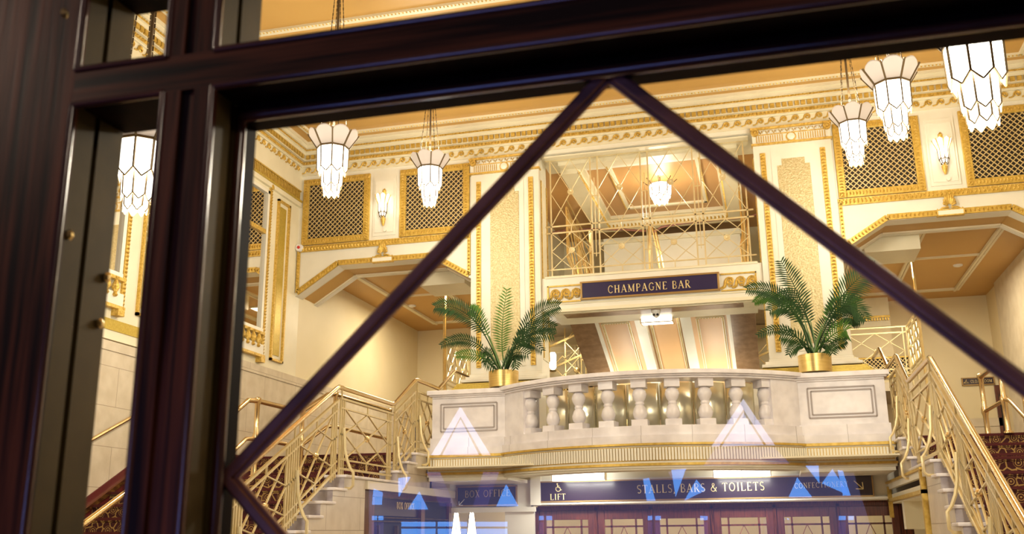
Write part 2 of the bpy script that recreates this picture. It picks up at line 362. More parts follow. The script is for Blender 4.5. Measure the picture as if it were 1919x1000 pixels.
# back wall: bays with cut-corner arches
XA = [(-7.46, 5.55), (-6.69, 6.03), (-5.05, 6.03), (-4.38, 5.63)]
b = B()
for s in (-1, 1):
    P = [(mx(x, s), z) for x, z in XA]
    a, e = (mx(XL, s), mx(-4.38, s)); poly = P+[(e, 7.75), (a, 7.75)]
    b.prism(poly, 'xz', YW, YW+.14)
    b.box(min(mx(-4.38, s), mx(-3.27, s)), max(mx(-4.38, s), mx(-3.27, s)), YW+.02, YW+.5, 2.8, 7.7)
b.box(-3.29, .09, YW+.001, YW+.9, 7.60, 7.75)
wb_ = struct(b, 'wall_back', 'white_paint', 'cream back wall with two cut-corner stair arches', 'wall')
# arch reveals with recessed orange panel, border cream
for s in (-1, 1):
    P = [(mx(x, s), z) for x, z in XA]; f = B(); o = B(); m_ = B()
    for i in range(3):
        (x0, z0), (x1, z1) = P[i], P[i+1]; d = Vector((x1-x0, 0, z1-z0)); L_ = d.length; d.normalize(); n = Vector((-d.z, 0, d.x)) * (-1 if s < 0 else 1)
        if n.z > 0: n = -n
        p = lambda u, y, h=0: Vector((x0, y, z0))+d*u+n*h
        for y0, y1 in ((YW+.14, YW+.24), (YW+.74, YW+.84)):
            f.add([p(0, y0), p(L_, y0), p(L_, y1), p(0, y1), p(0, y0, -.05), p(L_, y0, -.05), p(L_, y1, -.05), p(0, y1, -.05)], [(0,1,2,3),(4,7,6,5),(0,4,5,1),(3,2,6,7),(0,3,7,4),(1,5,6,2)])
        o.add([p(-.02, YW+.24, -.03), p(L_+.02, YW+.24, -.03), p(L_+.02, YW+.74, -.03), p(-.02, YW+.74, -.03), p(-.02, YW+.24, -.06), p(L_+.02, YW+.24, -.06), p(L_+.02, YW+.74, -.06), p(-.02, YW+.74, -.06)], [(0,1,2,3),(4,7,6,5),(0,4,5,1),(3,2,6,7),(0,3,7,4),(1,5,6,2)])
        m_.bar(p(0, YW+.26, -.015), p(L_, YW+.26, -.015), .025); m_.bar(p(0, YW+.72, -.015), p(L_, YW+.72, -.015), .025)
    a = struct(f, 'trim_%d' % (2 if s < 0 else 3), 'white_paint', 'deep %s stair arch lining with orange inset panel' % ('left' if s < 0 else 'right'), 'arch lining')
    o.build('arch_panel', 'orange_ceiling', a); m_.build('panel_moulding', 'cream_paint', a)
# gold rope frame round each arch spandrel, palmette crest
for s, nm in ((-1, 'left'), (1, 'right')):
    t = thing('arch_moulding', (mx(-5.9, s), YW, 5.9), 'gold scale moulding outlining the white band over the %s stair arch' % nm, 'moulding')
    pts = [(-7.40, 6.35), (-7.40, 5.62), (-6.69, 6.075), (-5.05, 6.075), (-4.43, 5.70), (-4.43, 6.35)]
    fl = B(); sd = B()
    for i in range(6):
        a = (mx(pts[i][0], s), YW-.02, pts[i][1]); e = (mx(pts[(i+1) % 6][0], s), YW-.02, pts[(i+1) % 6][1])
        wdt = .05 if i in (0, 4) else .085
        fl.bar(a, e, wdt, .03, up=(0, 1, 0)) if i not in (0, 4) else fl.bar(a, e, .03, wdt, up=(1, 0, 0))
        studs(sd, (a[0], a[1]-.015, a[2]), (e[0], e[1]-.015, e[2]), .055, wdt*.72, .025, (0, -1, 0), 4)
    fl.build('moulding_strip', 'gold_paint', t); sd.build('scale_row', 'gold_leaf', t)
    cx = mx(-5.89, s); cr = thing('palmette_crest', (cx, YW-.03, 6.06), 'gold shell crest over the middle of the %s arch' % nm, 'ornament')
    b = B()
    for k in range(9):
        an = radians(10+k*20); b.tube([(cx+.03*cos(an), YW-.05, 6.16+.03*sin(an)), (cx+.075*cos(an)*1, YW-.075, 6.17+.10*sin(an)), (cx+.082*cos(an), YW-.06, 6.18+.15*sin(an))], [.008, .02, .012], 6)
    for q in (-1, 1):
        b.tube([(cx+q*.02, YW-.05, 6.14), (cx+q*.10, YW-.06, 6.13), (cx+q*.15, YW-.05, 6.10), (cx+q*.17, YW-.05, 6.125)], [.02, .016, .014, .01], 6)
    b.build('shell', 'gold_leaf', cr, smooth=True)
    B().box(cx-.17, cx+.17, YW-.07, YW, 6.03, 6.10).build('plaque', 'white_paint', cr); b = B()
    for z in (6.022, 6.10): b.box(cx-.18, cx+.18, YW-.075, YW, z-.008, z+.008)
    for q in (-1, 1): b.box(cx+q*.175-.008, cx+q*.175+.008, YW-.075, YW, 6.022, 6.10)
    b.build('plaque_frame', 'gold_leaf', cr)
# lattice grilles
def grille(x0, x1, z0, z1, y, cell, fw, label, group=None, bar=.0125, cat='grille', studded=True):
    t = thing('lattice_grille', ((x0+x1)/2, y, z0), label, cat, group)
    B().box(x0+fw*.6, x1-fw*.6, y-.004, y+.02, z0+fw*.6, z1-fw*.6).build('backing', 'dark_void', t)
    b = B()
    b.box(x0, x0+fw, y-.045, y, z0, z1).box(x1-fw, x1, y-.045, y, z0, z1).box(x0+fw, x1-fw, y-.045, y, z0, z0+fw).box(x0+fw, x1-fw, y-.045, y, z1-fw, z1)
    b.build('frame', 'gold_paint', t, bevel=.008)
    if studded:
        b = B(); m = fw/2
        for p, q in (((x0+m, z0), (x0+m, z1)), ((x1-m, z0), (x1-m, z1)), ((x0, z0+m), (x1, z0+m)), ((x0, z1-m), (x1, z1-m))):
            studs(b, (p[0], y-.045, p[1]), (q[0], y-.045, q[1]), .045, fw*.6, .02, (0, -1, 0), 4)
        b.build('scale_moulding', 'gold_leaf', t)
    X0, X1, Z0, Z1 = x0+fw, x1-fw, z0+fw, z1-fw; b = B(); W_, H_ = X1-X0, Z1-Z0; k = -H_
    while k < W_:
        u0, u1 = max(k, 0), min(k+H_, W_)
        if u1 > u0+.01:
            b.bar((X0+u0, y-.02, Z0+u0-k), (X0+u1, y-.02, Z0+u1-k), bar, .012, up=(0, 1, 0)); b.bar((X0+u0, y-.026, Z1-(u0-k)), (X0+u1, y-.026, Z1-(u1-k)), bar, .012, up=(0, 1, 0))
        k += cell
    b.build('lattice', 'gold_lattice', t); return t
GL = 'gold lattice grilles above the stair arches'
for x0, x1, lab in ((-7.36, -6.15, 'gold lattice grille nearest the left wall, behind the second left lamp'), (-5.62, -4.42, 'gold lattice grille beside the left gold pilaster'),
                    (1.22, 2.42, 'gold lattice grille beside the right gold pilaster'), (2.96, 4.16, 'gold lattice grille at the far right edge of the picture')):
    grille(x0, x1, 6.42, 7.58, YW, .083, .11, lab, GL)
# sconce panels + sconces
def lamp_tiers(t, cx, cy, tiers, n, m='lamp_glass', a0=0):
    """tiers: (radius, ztop, zbot, zigzag)"""
    for r, zt, zb, zg, r2 in tiers:
        br = B(); g_ = B(); vs = []; fs = []
        for k in range(n):
            a, c2 = a0+2*pi*k/n, a0+2*pi*(k+1)/n; am = (a+c2)/2
            p = [(cx+r*cos(a), cy+r*sin(a), zt), (cx+r*cos(c2), cy+r*sin(c2), zt), (cx+r2*cos(c2), cy+r2*sin(c2), zb+zg), (cx+r2*cos(am)*cos(pi/n), cy+r2*sin(am)*cos(pi/n), zb), (cx+r2*cos(a), cy+r2*sin(a), zb+zg)]
            o_ = len(vs); vs += p; fs.append(tuple(o_+i for i in range(5)))
            lw = max(.011, r*.075); br.bar(p[0], p[4], lw); br.bar(p[4], p[3], lw*.8); br.bar(p[3], p[2], lw*.8)
        o_ = len(vs); vs += [(cx+r*cos(a0+2*pi*k/n), cy+r*sin(a0+2*pi*k/n), zt) for k in range(n)]; fs.append(tuple(range(o_, o_+n)))
        g_.add(vs, fs); gt_ = g_.build('glass_tier', m, t, fix=False); br.build('leading', 'lamp_brass', gt_)
for s, lab in ((-1, 'white fluted wall sconce between the two left grilles'), (1, 'white fluted wall sconce between the two right grilles')):
    cx = mx(-5.89, s); y = YW-.10
    p = struct(B().box(cx-.2, cx+.2, YW-.02, YW, 6.48, 7.50).box(cx-.165, cx+.165, YW-.035, YW-.02, 6.53, 7.44), 'trim_%d' % (4 if s < 0 else 5), 'white_paint', 'raised white panel behind the %s sconce' % ('left' if s < 0 else 'right'), 'wall panel')
    t = thing('wall_sconce', (cx, YW-.02, 6.65), lab, 'wall lamp', 'wall sconces between the grilles')
    lamp_tiers(t, cx, y, [(.078, 7.0, 6.83, .03, .072), (.065, 6.85, 6.77, .02, .05)], 8, 'sconce_glass')
    b = B()
    for k in range(8):
        a = 2*pi*(k+.5)/8; b.prism([(0, 0)], 'xz', 0, 0) if False else None
        a2 = a+.28; a1 = a-.28
        b.add([(cx+.078*cos(a1), y+.078*sin(a1), 7.0), (cx+.078*cos(a2), y+.078*sin(a2), 7.0), (cx+.125*cos(a2), y+.125*sin(a2), 7.12), (cx+.13*cos(a), y+.13*sin(a), 7.15), (cx+.125*cos(a1), y+.125*sin(a1), 7.12)], [(0,1,2,3,4)])
    b.build('crown', 'sconce_glass', t)
    B().lathe([(.012, 0), (.03, .05), (.045, .12), (.02, .15)], (cx, y+.04, 6.63), 8).build('leaf_bracket', 'gold_leaf', t); b = B()
    b.lathe([(.01, 0), (.03, .03), (.035, .07), (.01, .11)], (cx, y+.06, 7.17), 8); b.bar((cx, y+.06, 7.0), (cx, y+.06, 7.2), .02); b.bar((cx, y, 6.8), (cx, YW-.02, 6.72), .03)
    for k in range(8):
        a = 2*pi*k/8; b.bar((cx+.078*cos(a), y+.078*sin(a), 6.99), (cx+.14*cos(a), y+.14*sin(a), 7.14), .008)
    b.build('bracket_fitting', 'gold_leaf', t)
    lamp('sconce_light', 'POINT', (cx, y-.12, 6.95), 2.5, WARM, .08, t)
    B().lathe([(.028, -.03), (.03, -.012), (.03, 0)], (cx+.03, YW-.035, 6.56), 10, 'y').build('sensor_disc', 'white_paint', t)
# gold band under grilles already in spandrel moulding; second strip
for s in (-1, 1):
    xa, xb = sorted((mx(-7.40, s), mx(-4.40, s))); b = B().box(xa, xb, YW-.03, YW, 6.36, 6.41); studs(b, (xa, YW-.03, 6.385), (xb, YW-.03, 6.385), .05, .035, .02, (0, -1, 0), 4)
    struct(b, 'trim_%d' % (6 if s < 0 else 7), 'gold_leaf', 'gold string course under the %s grilles' % ('left' if s < 0 else 'right'), 'moulding')
# ------------------------------------------------------------------ pilasters
for s, nm in ((-1, 'left'), (1, 'right')):
    x0, x1 = sorted((mx(-4.38, s), mx(-3.27, s))); yf = YW-.06
    t = thing('gilded_pilaster', ((x0+x1)/2, yf, 2.8), 'white pilaster with tall gold leaf panel behind the %s palm' % nm, 'pilaster', 'gilded pilasters')
    B().box(x0-.01, x1+.01, yf, YW+.02, 4.1, 7.36).build('shaft', 'white_paint', t, bevel=.01)
    pa = B().box(x0+.24, x1-.24, yf-.012, yf, 4.2, 7.2); pa.build('raised_field', 'white_paint', t)
    B().prism([(x0+.32, 4.3), (x1-.32, 4.3), (x1-.32, 7.0), (x1-.39, 7.0), (x1-.39, 7.1), (x0+.39, 7.1), (x0+.39, 7.0), (x0+.32, 7.0)], 'xz', yf-.02, yf-.01).build('gold_panel', 'gold_panel', t)
    for xr in (x0+.125, x1-.125):
        b = B().box(xr-.038, xr+.038, yf-.02, yf, 4.2, 7.22); studs(b, (xr, yf-.02, 4.2), (xr, yf-.02, 7.2), .05, .066, .025, (0, -1, 0), 5); b.build('scale_moulding', 'gold_leaf', t)
    b = B()
    for k in range(3): b.box(x0-.02-.05*k, x1+.02+.05*k, yf-.03-.06*k, YW+.02, 4.1-.045*(k+1), 4.1-.045*k)
    b.build('base', 'white_paint', t, bevel=.006)
    b = B()
    for k in range(4): b.box(x0-.18-.025*k, x1+.18+.025*k, yf-.2-.03*k, YW+.02, 3.94-.035*(k+1), 3.94-.035*k)
    b.build('base_moulding', 'gold_olive', t, bevel=.006)
    B().box(x0-.26, x1+.26, yf-.30, YW+.02, 2.8, 3.80).build('plinth', 'white_paint', t)
    # inner face panel towards the opening
    xi = x1 if s < 0 else x0; q = 1 if s < 0 else -1
    b = B().box(min(xi, xi+q*.015), max(xi, xi+q*.015), yf+.08, YW+.45, 4.3, 7.2); b.build('side_panel', 'cream_paint', t)
    b = B()
    for ya in (yf+.1, YW+.42): b.bar((xi+q*.02, ya, 4.32), (xi+q*.02, ya, 7.18), .02)
    b.build('side_moulding', 'gold_leaf', t)
    # capital
    cap = B().box(x0-.01, x1+.01, yf-.02, YW+.02, 7.38, 7.62).build('capital', 'white_paint', t)
    b = B().box(x0-.03, x1+.03, yf-.05, YW+.02, 7.345, 7.37).box(x0-.03, x1+.03, yf-.06, YW+.02, 7.585, 7.62).box(x0+.02, x1-.02, yf-.03, yf, 7.50, 7.515)
    for xv in (x0+.035, x1-.035):
        b.lathe([(.008, -.055), (.016, -.05), (.018, -.03), (.034, -.03), (.038, -.05), (.052, -.05), (.058, -.03), (.058, 0)], (xv, yf-.02, 7.545), 16, 'y')
    k = 9
    for i in range(k+1):
        xx = x0+.12+(x1-x0-.24)*i/k; b.tube([(xx-.022, yf-.03, 7.57), (xx, yf-.035, 7.52), (xx+.022, yf-.03, 7.57)], .007, 4)
    b.build('scrolled_moulding', 'gold_leaf', cap, smooth=True)
    b = B()
    for i in range(k):
        xx = x0+.12+(x1-x0-.24)*(i+.5)/k; b.lathe([(.006, -.03), (.024, -.012), (.026, 0)], (xx, yf-.02, 7.548), 8, 'y')
    build_each(b, 'egg', 'white_paint', cap, smooth=True)
    b = B(); i = 0; xx = x0+.05; cx = (x0+x1)/2
    while xx < x1-.05:
        if abs(xx-cx) > .1: b.box(xx, xx+.012, yf-.03, yf-.015, 7.39, 7.49)
        xx += .034
    b.build('fluting', 'gold_paint', cap)
    B().lathe([(.03, -.035), (.055, -.025), (.06, 0)], (cx, yf-.02, 7.44), 18, 'y').build('medallion', 'white_paint', cap, smooth=True)
    B().lathe([(.066, -.012), (.075, -.01), (.078, 0)], (cx, yf-.02, 7.44), 18, 'y').build('medallion_ring', 'gold_leaf', cap)
# ------------------------------------------------------------------ left wall
b = B().box(XL-.3, XL, .8, YW+.14, 4.0, 7.75); b.box(XL, XL+.03, 12.9-8, YW, 7.39, 7.66).box(XL, XL+.05, 1, YW, 7.10, 7.19)
wl = struct(b, 'wall_left', 'cream_paint', 'cream left wall with gold framed mirrors', 'wall')
b = B(); y = 1.0
while y < YW-.05: b.box(XL, XL+.035, y, y+.028, 7.215, 7.36); y += .052
b.box(XL, XL+.045, 1, YW-.04, 7.365, 7.385)
b.build('fluted_band', 'gold_paint', wl)
b = B().box(XL, XL+.07, 1, YW-.03, 7.175, 7.205); b.box(XL, XL+.012, .9, 10.55, 4.11, 4.24)
b.build('gold_line', 'gold_olive', wl)
b = B().box(XL-.3, XL+.03, .8, 10.8, 0, 3.86).box(XL-.3, XL+.045, .8, 10.8, 3.86, 3.97)
b.box(XL-.3, XL+.03, 10.8, 19.9, 0, 4.10).box(XL-.3, XL+.045, 10.8, 19.9, 4.10, 4.24)
struct(b, 'baseboard_left', 'stone_blocks_y', 'beige stone dado along the left stair wall', 'dado')
for (ya, yb, lab) in ((10.92, 13.40, 'tall gold framed mirror on the left wall nearest the stair arch'), (7.4, 9.97, 'tall gold framed mirror on the left wall nearer the entrance door')):
    t = thing('wall_mirror', (XL, (ya+yb)/2, 4.37), lab, 'mirror', 'mirrors on the left wall')
    z0, z1 = 4.80, 7.02
    B().box(XL, XL+.012, ya+.07, yb-.10, z0, z1-.04).build('mirror_pane', 'mirror_glass', t)
    b = B()
    for y_ in (ya+.07, yb-.10): b.box(XL+.012, XL+.05, y_-.06, y_, z0-.04, z1)
    b.box(XL+.012, XL+.05, ya, yb-.1, z1-.05, z1).box(XL+.012, XL+.06, ya, yb-.1, z0-.05, z0).box(XL, XL+.05, ya, yb-.04, 4.37, 4.56).build('frame', 'white_paint', t)
    b = B()
    for y_ in (ya+.02, yb-.02):
        b.box(XL, XL+.03, y_-.03, y_+.03, 4.42, z1+.05); studs(b, (XL+.03, y_, 4.42), (XL+.03, y_, z1+.05), .05, .05, .03, (1, 0, 0), 5)
    b.lathe([(.045, 0), (.045, .05), (.02, .06)], (XL, yb-.02, z1+.1), 12, 'x'); b.box(XL, XL+.07, ya, yb-.05, z0-.09, z0-.05).box(XL, XL+.08, ya, yb-.03, 4.36, 4.40)
    b.box(XL+.012, XL+.045, ya, yb-.1, 6.30, 6.37)
    b.box(XL, XL+.1, yb-.18, yb-.06, 4.28, 4.36)
    b.build('gold_moulding', 'gold_leaf', t)
    b = B(); y = yb-.22
    while y > ya+.1:
        b.lathe([(.02, 0), (.035, .02), (.02, .05), (.05, .11), (.04, .15), (.018, .2), (.035, .23), (.03, .24)], (XL+.06, y, 4.50), 8); y -= .16
    build_each(b, 'baluster', 'gold_leaf', t, smooth=True)
for ya, yb in ((13.63, 14.03), (10.24, 10.66)):
    t = thing('gold_wall_panel', (XL, (ya+yb)/2, 4.38), 'narrow gold wall panel %s' % ('between the left mirror and the arch' if ya > 12 else 'glimpsed left through the narrow door pane'), 'wall panel', 'narrow gold panels on the left wall')
    b = B()
    for y_ in (ya, yb-.035): b.box(XL, XL+.04, y_, y_+.035, 4.38, 7.01)
    b.box(XL, XL+.04, ya, yb, 4.38, 4.415).box(XL, XL+.04, ya, yb, 6.975, 7.01); b.build('frame', 'gold_leaf', t)
    B().box(XL, XL+.01, ya+.1, yb-.1, 4.48, 6.91).build('inlay', 'gold_olive', t)
# right wall (mostly out of frame)
b = B().box(XR, XR+.3, .8, YW+.14, 4.0, 7.75); struct(b, 'wall_right', 'cream_paint', 'cream right wall of the foyer', 'wall')
struct(B().box(XR-.03, XR+.3, .8, 14.4, 0, 4.2), 'baseboard_right', 'stone_blocks_y', 'beige stone dado of the right stair wall', 'dado')
# fire alarm beacon by the left corner
t = thing('alarm_beacon', (-7.40, YW, 6.40), 'round white alarm beacon with red lens in the left wall corner', 'alarm')
B().lathe([(.055, -.07), (.066, -.05), (.066, 0)], (-7.38, YW-.02, 6.38), 18, 'y').build('housing', 'white_plastic', t, smooth=True)
B().lathe([(.012, -.1), (.024, -.085), (.026, -.06)], (-7.375, YW-.02, 6.38), 12, 'y').build('red_lens', 'red_plastic', t, smooth=True)
# ================================================================== STAIR HALLS BEHIND THE ARCHES
ZC = 6.12; YB = 20.3
for s, nm in ((-1, 'left'), (1, 'right')):
    xa, xb = sorted((mx(XL-.02, s), mx(-3.9, s)))
    c = struct(B().box(xa, xb, YW+.84, YB+4, ZC, ZC+.15), 'ceiling', 'orange_ceiling', 'orange panelled ceiling over the %s stairs' % nm, 'ceiling')
    b = B()
    for dx in (.62, 1.75, 2.75):
        for k in (0, .06): x = mx(XL+dx+k, s); b.box(x-.02, x+.02, YW+1.0, 19.6, ZC-.03-.015*(k > 0), ZC)
    x1, x2 = sorted((mx(XL+.62, s), mx(XL+2.8, s)))
    for y in (19.45, 19.52, 17.0): b.box(x1, x2, y, y+.035, ZC-.035, ZC)
    x1, x2 = sorted((mx(XL+1.85, s), mx(XL+2.65, s))); b.box(x1, x2, YW+.9, YW+1.7, ZC-.3, ZC)
    b.build('ceiling_moulding', 'cream_paint', c)
    x0 = mx(XL, s); xo = sorted((x0, x0+s*.3))
    struct(B().box(*xo, YW+.14, YB+.2, (4.0 if s < 0 else 0), ZC+.1), 'wall_%s_stair' % nm, 'wall_cream', 'plain cream outer wall beside the %s stairs' % nm, 'wall')
    if s > 0: struct(B().box(x0-.05, x0, YW+.6, 19.3, 0, ZC), 'trim_8', 'beige_stone', 'pale stone lining on the right stair wall', 'wall lining')
    xa, xb = sorted((mx(XL, s), mx(-5.6, s)))
    struct(B().box(xa, xb, YB, YB+.2, 2.8, ZC+.1), 'wall_end_%s' % nm, 'wall_cream', 'cream end wall behind the %s stairs' % nm, 'wall')
    xa, xb = sorted((mx(-6.3, s), mx(-3.0, s)))
    b = B().box(xa, xb, YB+2.5, YB+2.7, 2.8, ZC+.1); struct(b, 'wall_rear_%s' % nm, 'wall_cream', 'cream rear wall of the %s stair hall' % nm, 'wall')
    b = B(); d_ = B(); xa, xb = sorted((mx(-5.6, s), mx(-3.2, s)))
    b.box(xa, xb, 19.9, 20.3, 5.55, ZC); d_.box(xa, xb, 19.88, 19.9, 5.72, 5.76)
    x = xa
    while x < xb: d_.box(x, x+.03, 19.86, 19.9, 5.66, 5.71); x += .05
    bb = struct(b, 'trim_%d' % (9 if s < 0 else 10), 'cream_paint', 'cream beam with gold dentils behind the %s arch' % nm, 'beam'); d_.build('dentil_row', 'gold_paint', bb)
    lo = B().box(xa, xb, 19.95, 20.3, 2.8, 5.55); struct(lo, 'wall_mid_%s' % nm, 'wall_cream', 'cream wall below the %s dentil beam' % nm, 'wall')
    lamp('stair_hall_light', 'AREA', (mx(-5.9, s), 17.3, ZC-.12), 66, (1, .84, .6), 1.2, rot_=(0, 0, 0))  # added unseen light for the stair hall; no lamp hangs here
    struct(B().box(-7.3, 4.1, YW+.55, 22.8, 2.69, 2.795), 'floor_landing', 'beige_stone', 'landing floor behind the balcony', 'floor')
# upper landing rail
g = grille(1.66, 2.68, 4.55, 4.95, 19.93, .075, .035, 'small gold lattice vent low on the wall behind the right landing rail', cat='vent', studded=False)
for px, py, nm in ((772, 572, 'left'), (1795, 496, 'right')):
    p = at(px, py, Z=ZC); tag(B().lathe([(.03, -.035), (.075, -.02), (.08, 0)], p, 14).build('smoke_detector', 'white_plastic', smooth=True), 'small round detector on the orange ceiling behind the %s arch' % nm, 'smoke detector', 'ceiling detectors')
# cloakroom sign + door
YC = YB
p0, p1 = at(1802, 709, Y=YC), at(1861, 706, Y=YC); p2 = at(1802, 722, Y=YC)
t = thing('cloakroom_sign', ((p0.x+p1.x)/2, YC, p2.z), 'small dark sign reading CLOAKROOM with a hanger symbol', 'sign')
B().box(p0.x, p1.x, YC-.03, YC, p2.z, p0.z).build('sign_board', 'dark_sign', t)
b = B(); h = (p0.z-p2.z)
for z in (p2.z, p0.z): b.box(p0.x-.012, p1.x+.012, YC-.04, YC, z-.008, z+.008)
for x in (p0.x, p1.x): b.box(x-.01, x+.01, YC-.04, YC, p2.z, p0.z)
b.build('sign_frame', 'sign_frame', t); b = B(); W_ = p1.x-p0.x
tw = text_width('CLOAKROOM', h*.42); text(b, 'CLOAKROOM', lambda u, v, d: (p0.x+W_*.26+u*(W_*.68/tw), YC-.032-d, p2.z+h*.28+v), h*.42, bold=1.2)
b.tube([(p0.x+W_*.04, YC-.035, p2.z+h*.3), (p0.x+W_*.12, YC-.035, p2.z+h*.55), (p0.x+W_*.2, YC-.035, p2.z+h*.3), (p0.x+W_*.04, YC-.035, p2.z+h*.3)], .006, 4); b.tube([(p0.x+W_*.12, YC-.035, p2.z+h*.55), (p0.x+W_*.12, YC-.035, p2.z+h*.7), (p0.x+W_*.14, YC-.035, p2.z+h*.78)], .006, 4)
b.build('lettering', 'sign_gold', t)
# dark doorway at right end wall
p0, p1 = at(1862, 722, Y=YC), at(1890, 716, Y=YC)
t = thing('door_8', (p0.x, YC, 2.81), 'dark wooden doorway beyond the right stair top', 'door', kind='structure')
B().box(p0.x, p1.x+.3, YC-.05, YC, 2.81, p0.z).build('door_frame', 'door_wood', t); B().box(p0.x+.06, p1.x+.3, YC-.06, YC-.05, 2.81, p0.z-.18).build('door_panel', 'groove', t)
p0, p1 = at(1808, 785, Y=YC), at(1862, 783, Y=YC)
struct(B().box(2.9, XR, YC-.035, YC, 2.8, p0.z).box(2.9, XR, YC-.05, YC, p0.z-.15, p0.z-.0), 'baseboard_end', 'beige_stone', 'beige stone dado beneath the cloakroom sign', 'dado')
t = thing('exit_sign', at(1637, 462, Y=17.5), 'small dark framed ceiling sign under the right arch', 'sign')
p = at(1648, 463, Y=17.5); B().box(p.x-.2, p.x+.1, 17.48, 17.52, p.z-.07, p.z+.07).build('sign_board', 'dark_sign', t); B().box(p.x-.22, p.x+.12, 17.485, 17.53, p.z-.09, p.z+.09).build('sign_frame', 'white_plastic', t); B().box(p.x-.05, p.x-.04, 17.5, 17.51, p.z, ZC).build('hanger_rod', 'white_plastic', t)
# ================================================================== CENTRE OPENING, UPPER
b = B().box(-3.255, .055, YW-.0, YW+.5, 5.03, 5.55)
fz = struct(b, 'wall_fascia', 'white_paint', 'white beam carrying the champagne bar sign', 'beam')
b = B().box(-3.2, 0, YW-.02, YW, 5.0, 5.05).box(-3.2, 0, YW-.015, YW, 5.12, 5.135).box(-3.2, 0, YW-.02, YW+.3, 5.54, 5.57).build('beam_moulding', 'cream_paint', fz)
b = B().box(-3.15, -.05, YW+.05, YW+.9, 4.99, 5.03).build('beam_soffit', 'cream_paint', fz)
B().box(-2.95, -.25, YW+.12, YW+.4, 4.985, 4.992).build('soffit_panel', 'brown_marble', fz)
for s in (-1, 1):
    xa, xb = sorted((mx(-3.17, s), mx(-2.65, s)))
    t = thing('scroll_panel', ((xa+xb)/2, YW, 5.15), 'gold framed wave scroll panel %s of the champagne bar sign' % ('left' if s < 0 else 'right'), 'ornament', 'scroll panels beside the sign')
    b = B().box(xa, xb, YW-.02, YW, 5.15, 5.172).box(xa, xb, YW-.02, YW, 5.40, 5.422).box(xa if s < 0 else xb-.022, xa+.022 if s < 0 else xb, YW-.02, YW, 5.15, 5.42); b.build('frame', 'gold_paint', t)
    b = B(); wave_scroll(b, lambda u, v: (xa+.03+u, YW-.015, 5.195+v), xb-xa-.03, .17, .19, .016, 5); wave_scroll(b, lambda u, v: (xa+.03+u, YW-.012, 5.19+v), xb-xa-.03, .17, .12, .009, 4)
    b.build('scrollwork', 'gold_leaf', t, smooth=True)
t = thing('champagne_bar_sign', (-1.6, YW, 5.16), 'navy sign board with gold letters CHAMPAGNE BAR', 'sign')
x0, x1, z0, z1 = -2.63, -.58, 5.175, 5.43
B().box(x0, x1, YW-.05, YW, z0, z1).build('sign_board', 'navy_sign', t)
b = B()
for z in (z0, z1): b.box(x0-.02, x1+.02, YW-.062, YW, z-.014, z+.014)
for x in (x0, x1): b.box(x-.014, x+.014, YW-.062, YW, z0, z1)
b.build('sign_frame', 'sign_frame', t, bevel=.004); h = .118; tw = text_width('CHAMPAGNE BAR', h, .16); k = 1.235/tw
b = B(); text(b, 'CHAMPAGNE BAR', lambda u, v, d: (-2.225+u*k, YW-.051-d, 5.235+v), h, .16); b.build('lettering', 'sign_gold', t)
# lattice screen motif
def motif(b, f, u0, u1, v0, v1, r, ros=True, m=None):
    um, vm = (u0+u1)/2, (v0+v1)/2
    for a, e in (((u0,v0),(um,vm)), ((um,vm),(u1,v1)), ((u0,v1),(um,vm)), ((um,vm),(u1,v0)), ((u0,vm),(um,v1)), ((um,v1),(u1,vm)), ((u1,vm),(um,v0)), ((um,v0),(u0,vm))):
        b.bar(f(*a), f(*e), r, r*.6)
t = thing('lattice_screen', (-1.6, YW+.2, 5.55), 'tall gold diamond lattice screen above the champagne bar sign', 'screen')
ys = YW+.20; f = lambda u, v: (u, ys, v); b = B(); ro = B()
xv = [-3.19, -2.42, -1.62, -.81, -.03]
for x in xv[1:-1]:
    for k in (-.058, .058): b.bar((x+k, ys, 5.56), (x+k, ys, 7.66), .022)
    b.bar((x, ys, 5.9), (x, ys, 7.2), .012)
    for z in (5.95, 6.9): b.bar((x-.058, ys, z), (x+.058, ys, z), .014)
for x in (xv[0]+.06, xv[-1]-.06): b.bar((x, ys, 5.56), (x, ys, 7.66), .022)
build_each(b, 'mullion', 'brass_paint', t); b = B()
for z, w_ in ((5.62, .02), (5.73, .018), (6.33, .022), (6.44, .022), (7.56, .02)): b.bar((-3.22, ys, z), (.0, ys, z), w_)
build_each(b, 'cross_rail', 'brass_paint', t); b = B()
for i in range(4):
    a, e = xv[i]+.06, xv[i+1]-.06; um = (a+e)/2
    motif(b, f, a, e, 6.44, 7.56, .016); motif(b, f, a, e, 5.73, 6.33, .016)
    for z0, z1 in ((5.56, 5.73), (6.33, 6.44), (7.56, 7.66)): b.bar((um, ys, z0), (um, ys, z1), .014)
    for z in (7.0, 6.03): ro.lathe([(.01, -.016), (.02, -.02), (.026, -.012), (.045, -.014), (.05, -.008), (.05, .004)], (um, ys-.005, z), 14, 'y')
b.build('diamond_lattice', 'brass_paint', t)
build_each(ro, 'rosette', 'brass_paint', t)
B().box(-3.2, 0, YW+.05, YW+.4, 7.56, 7.585).build('head_moulding', 'cream_paint', t)
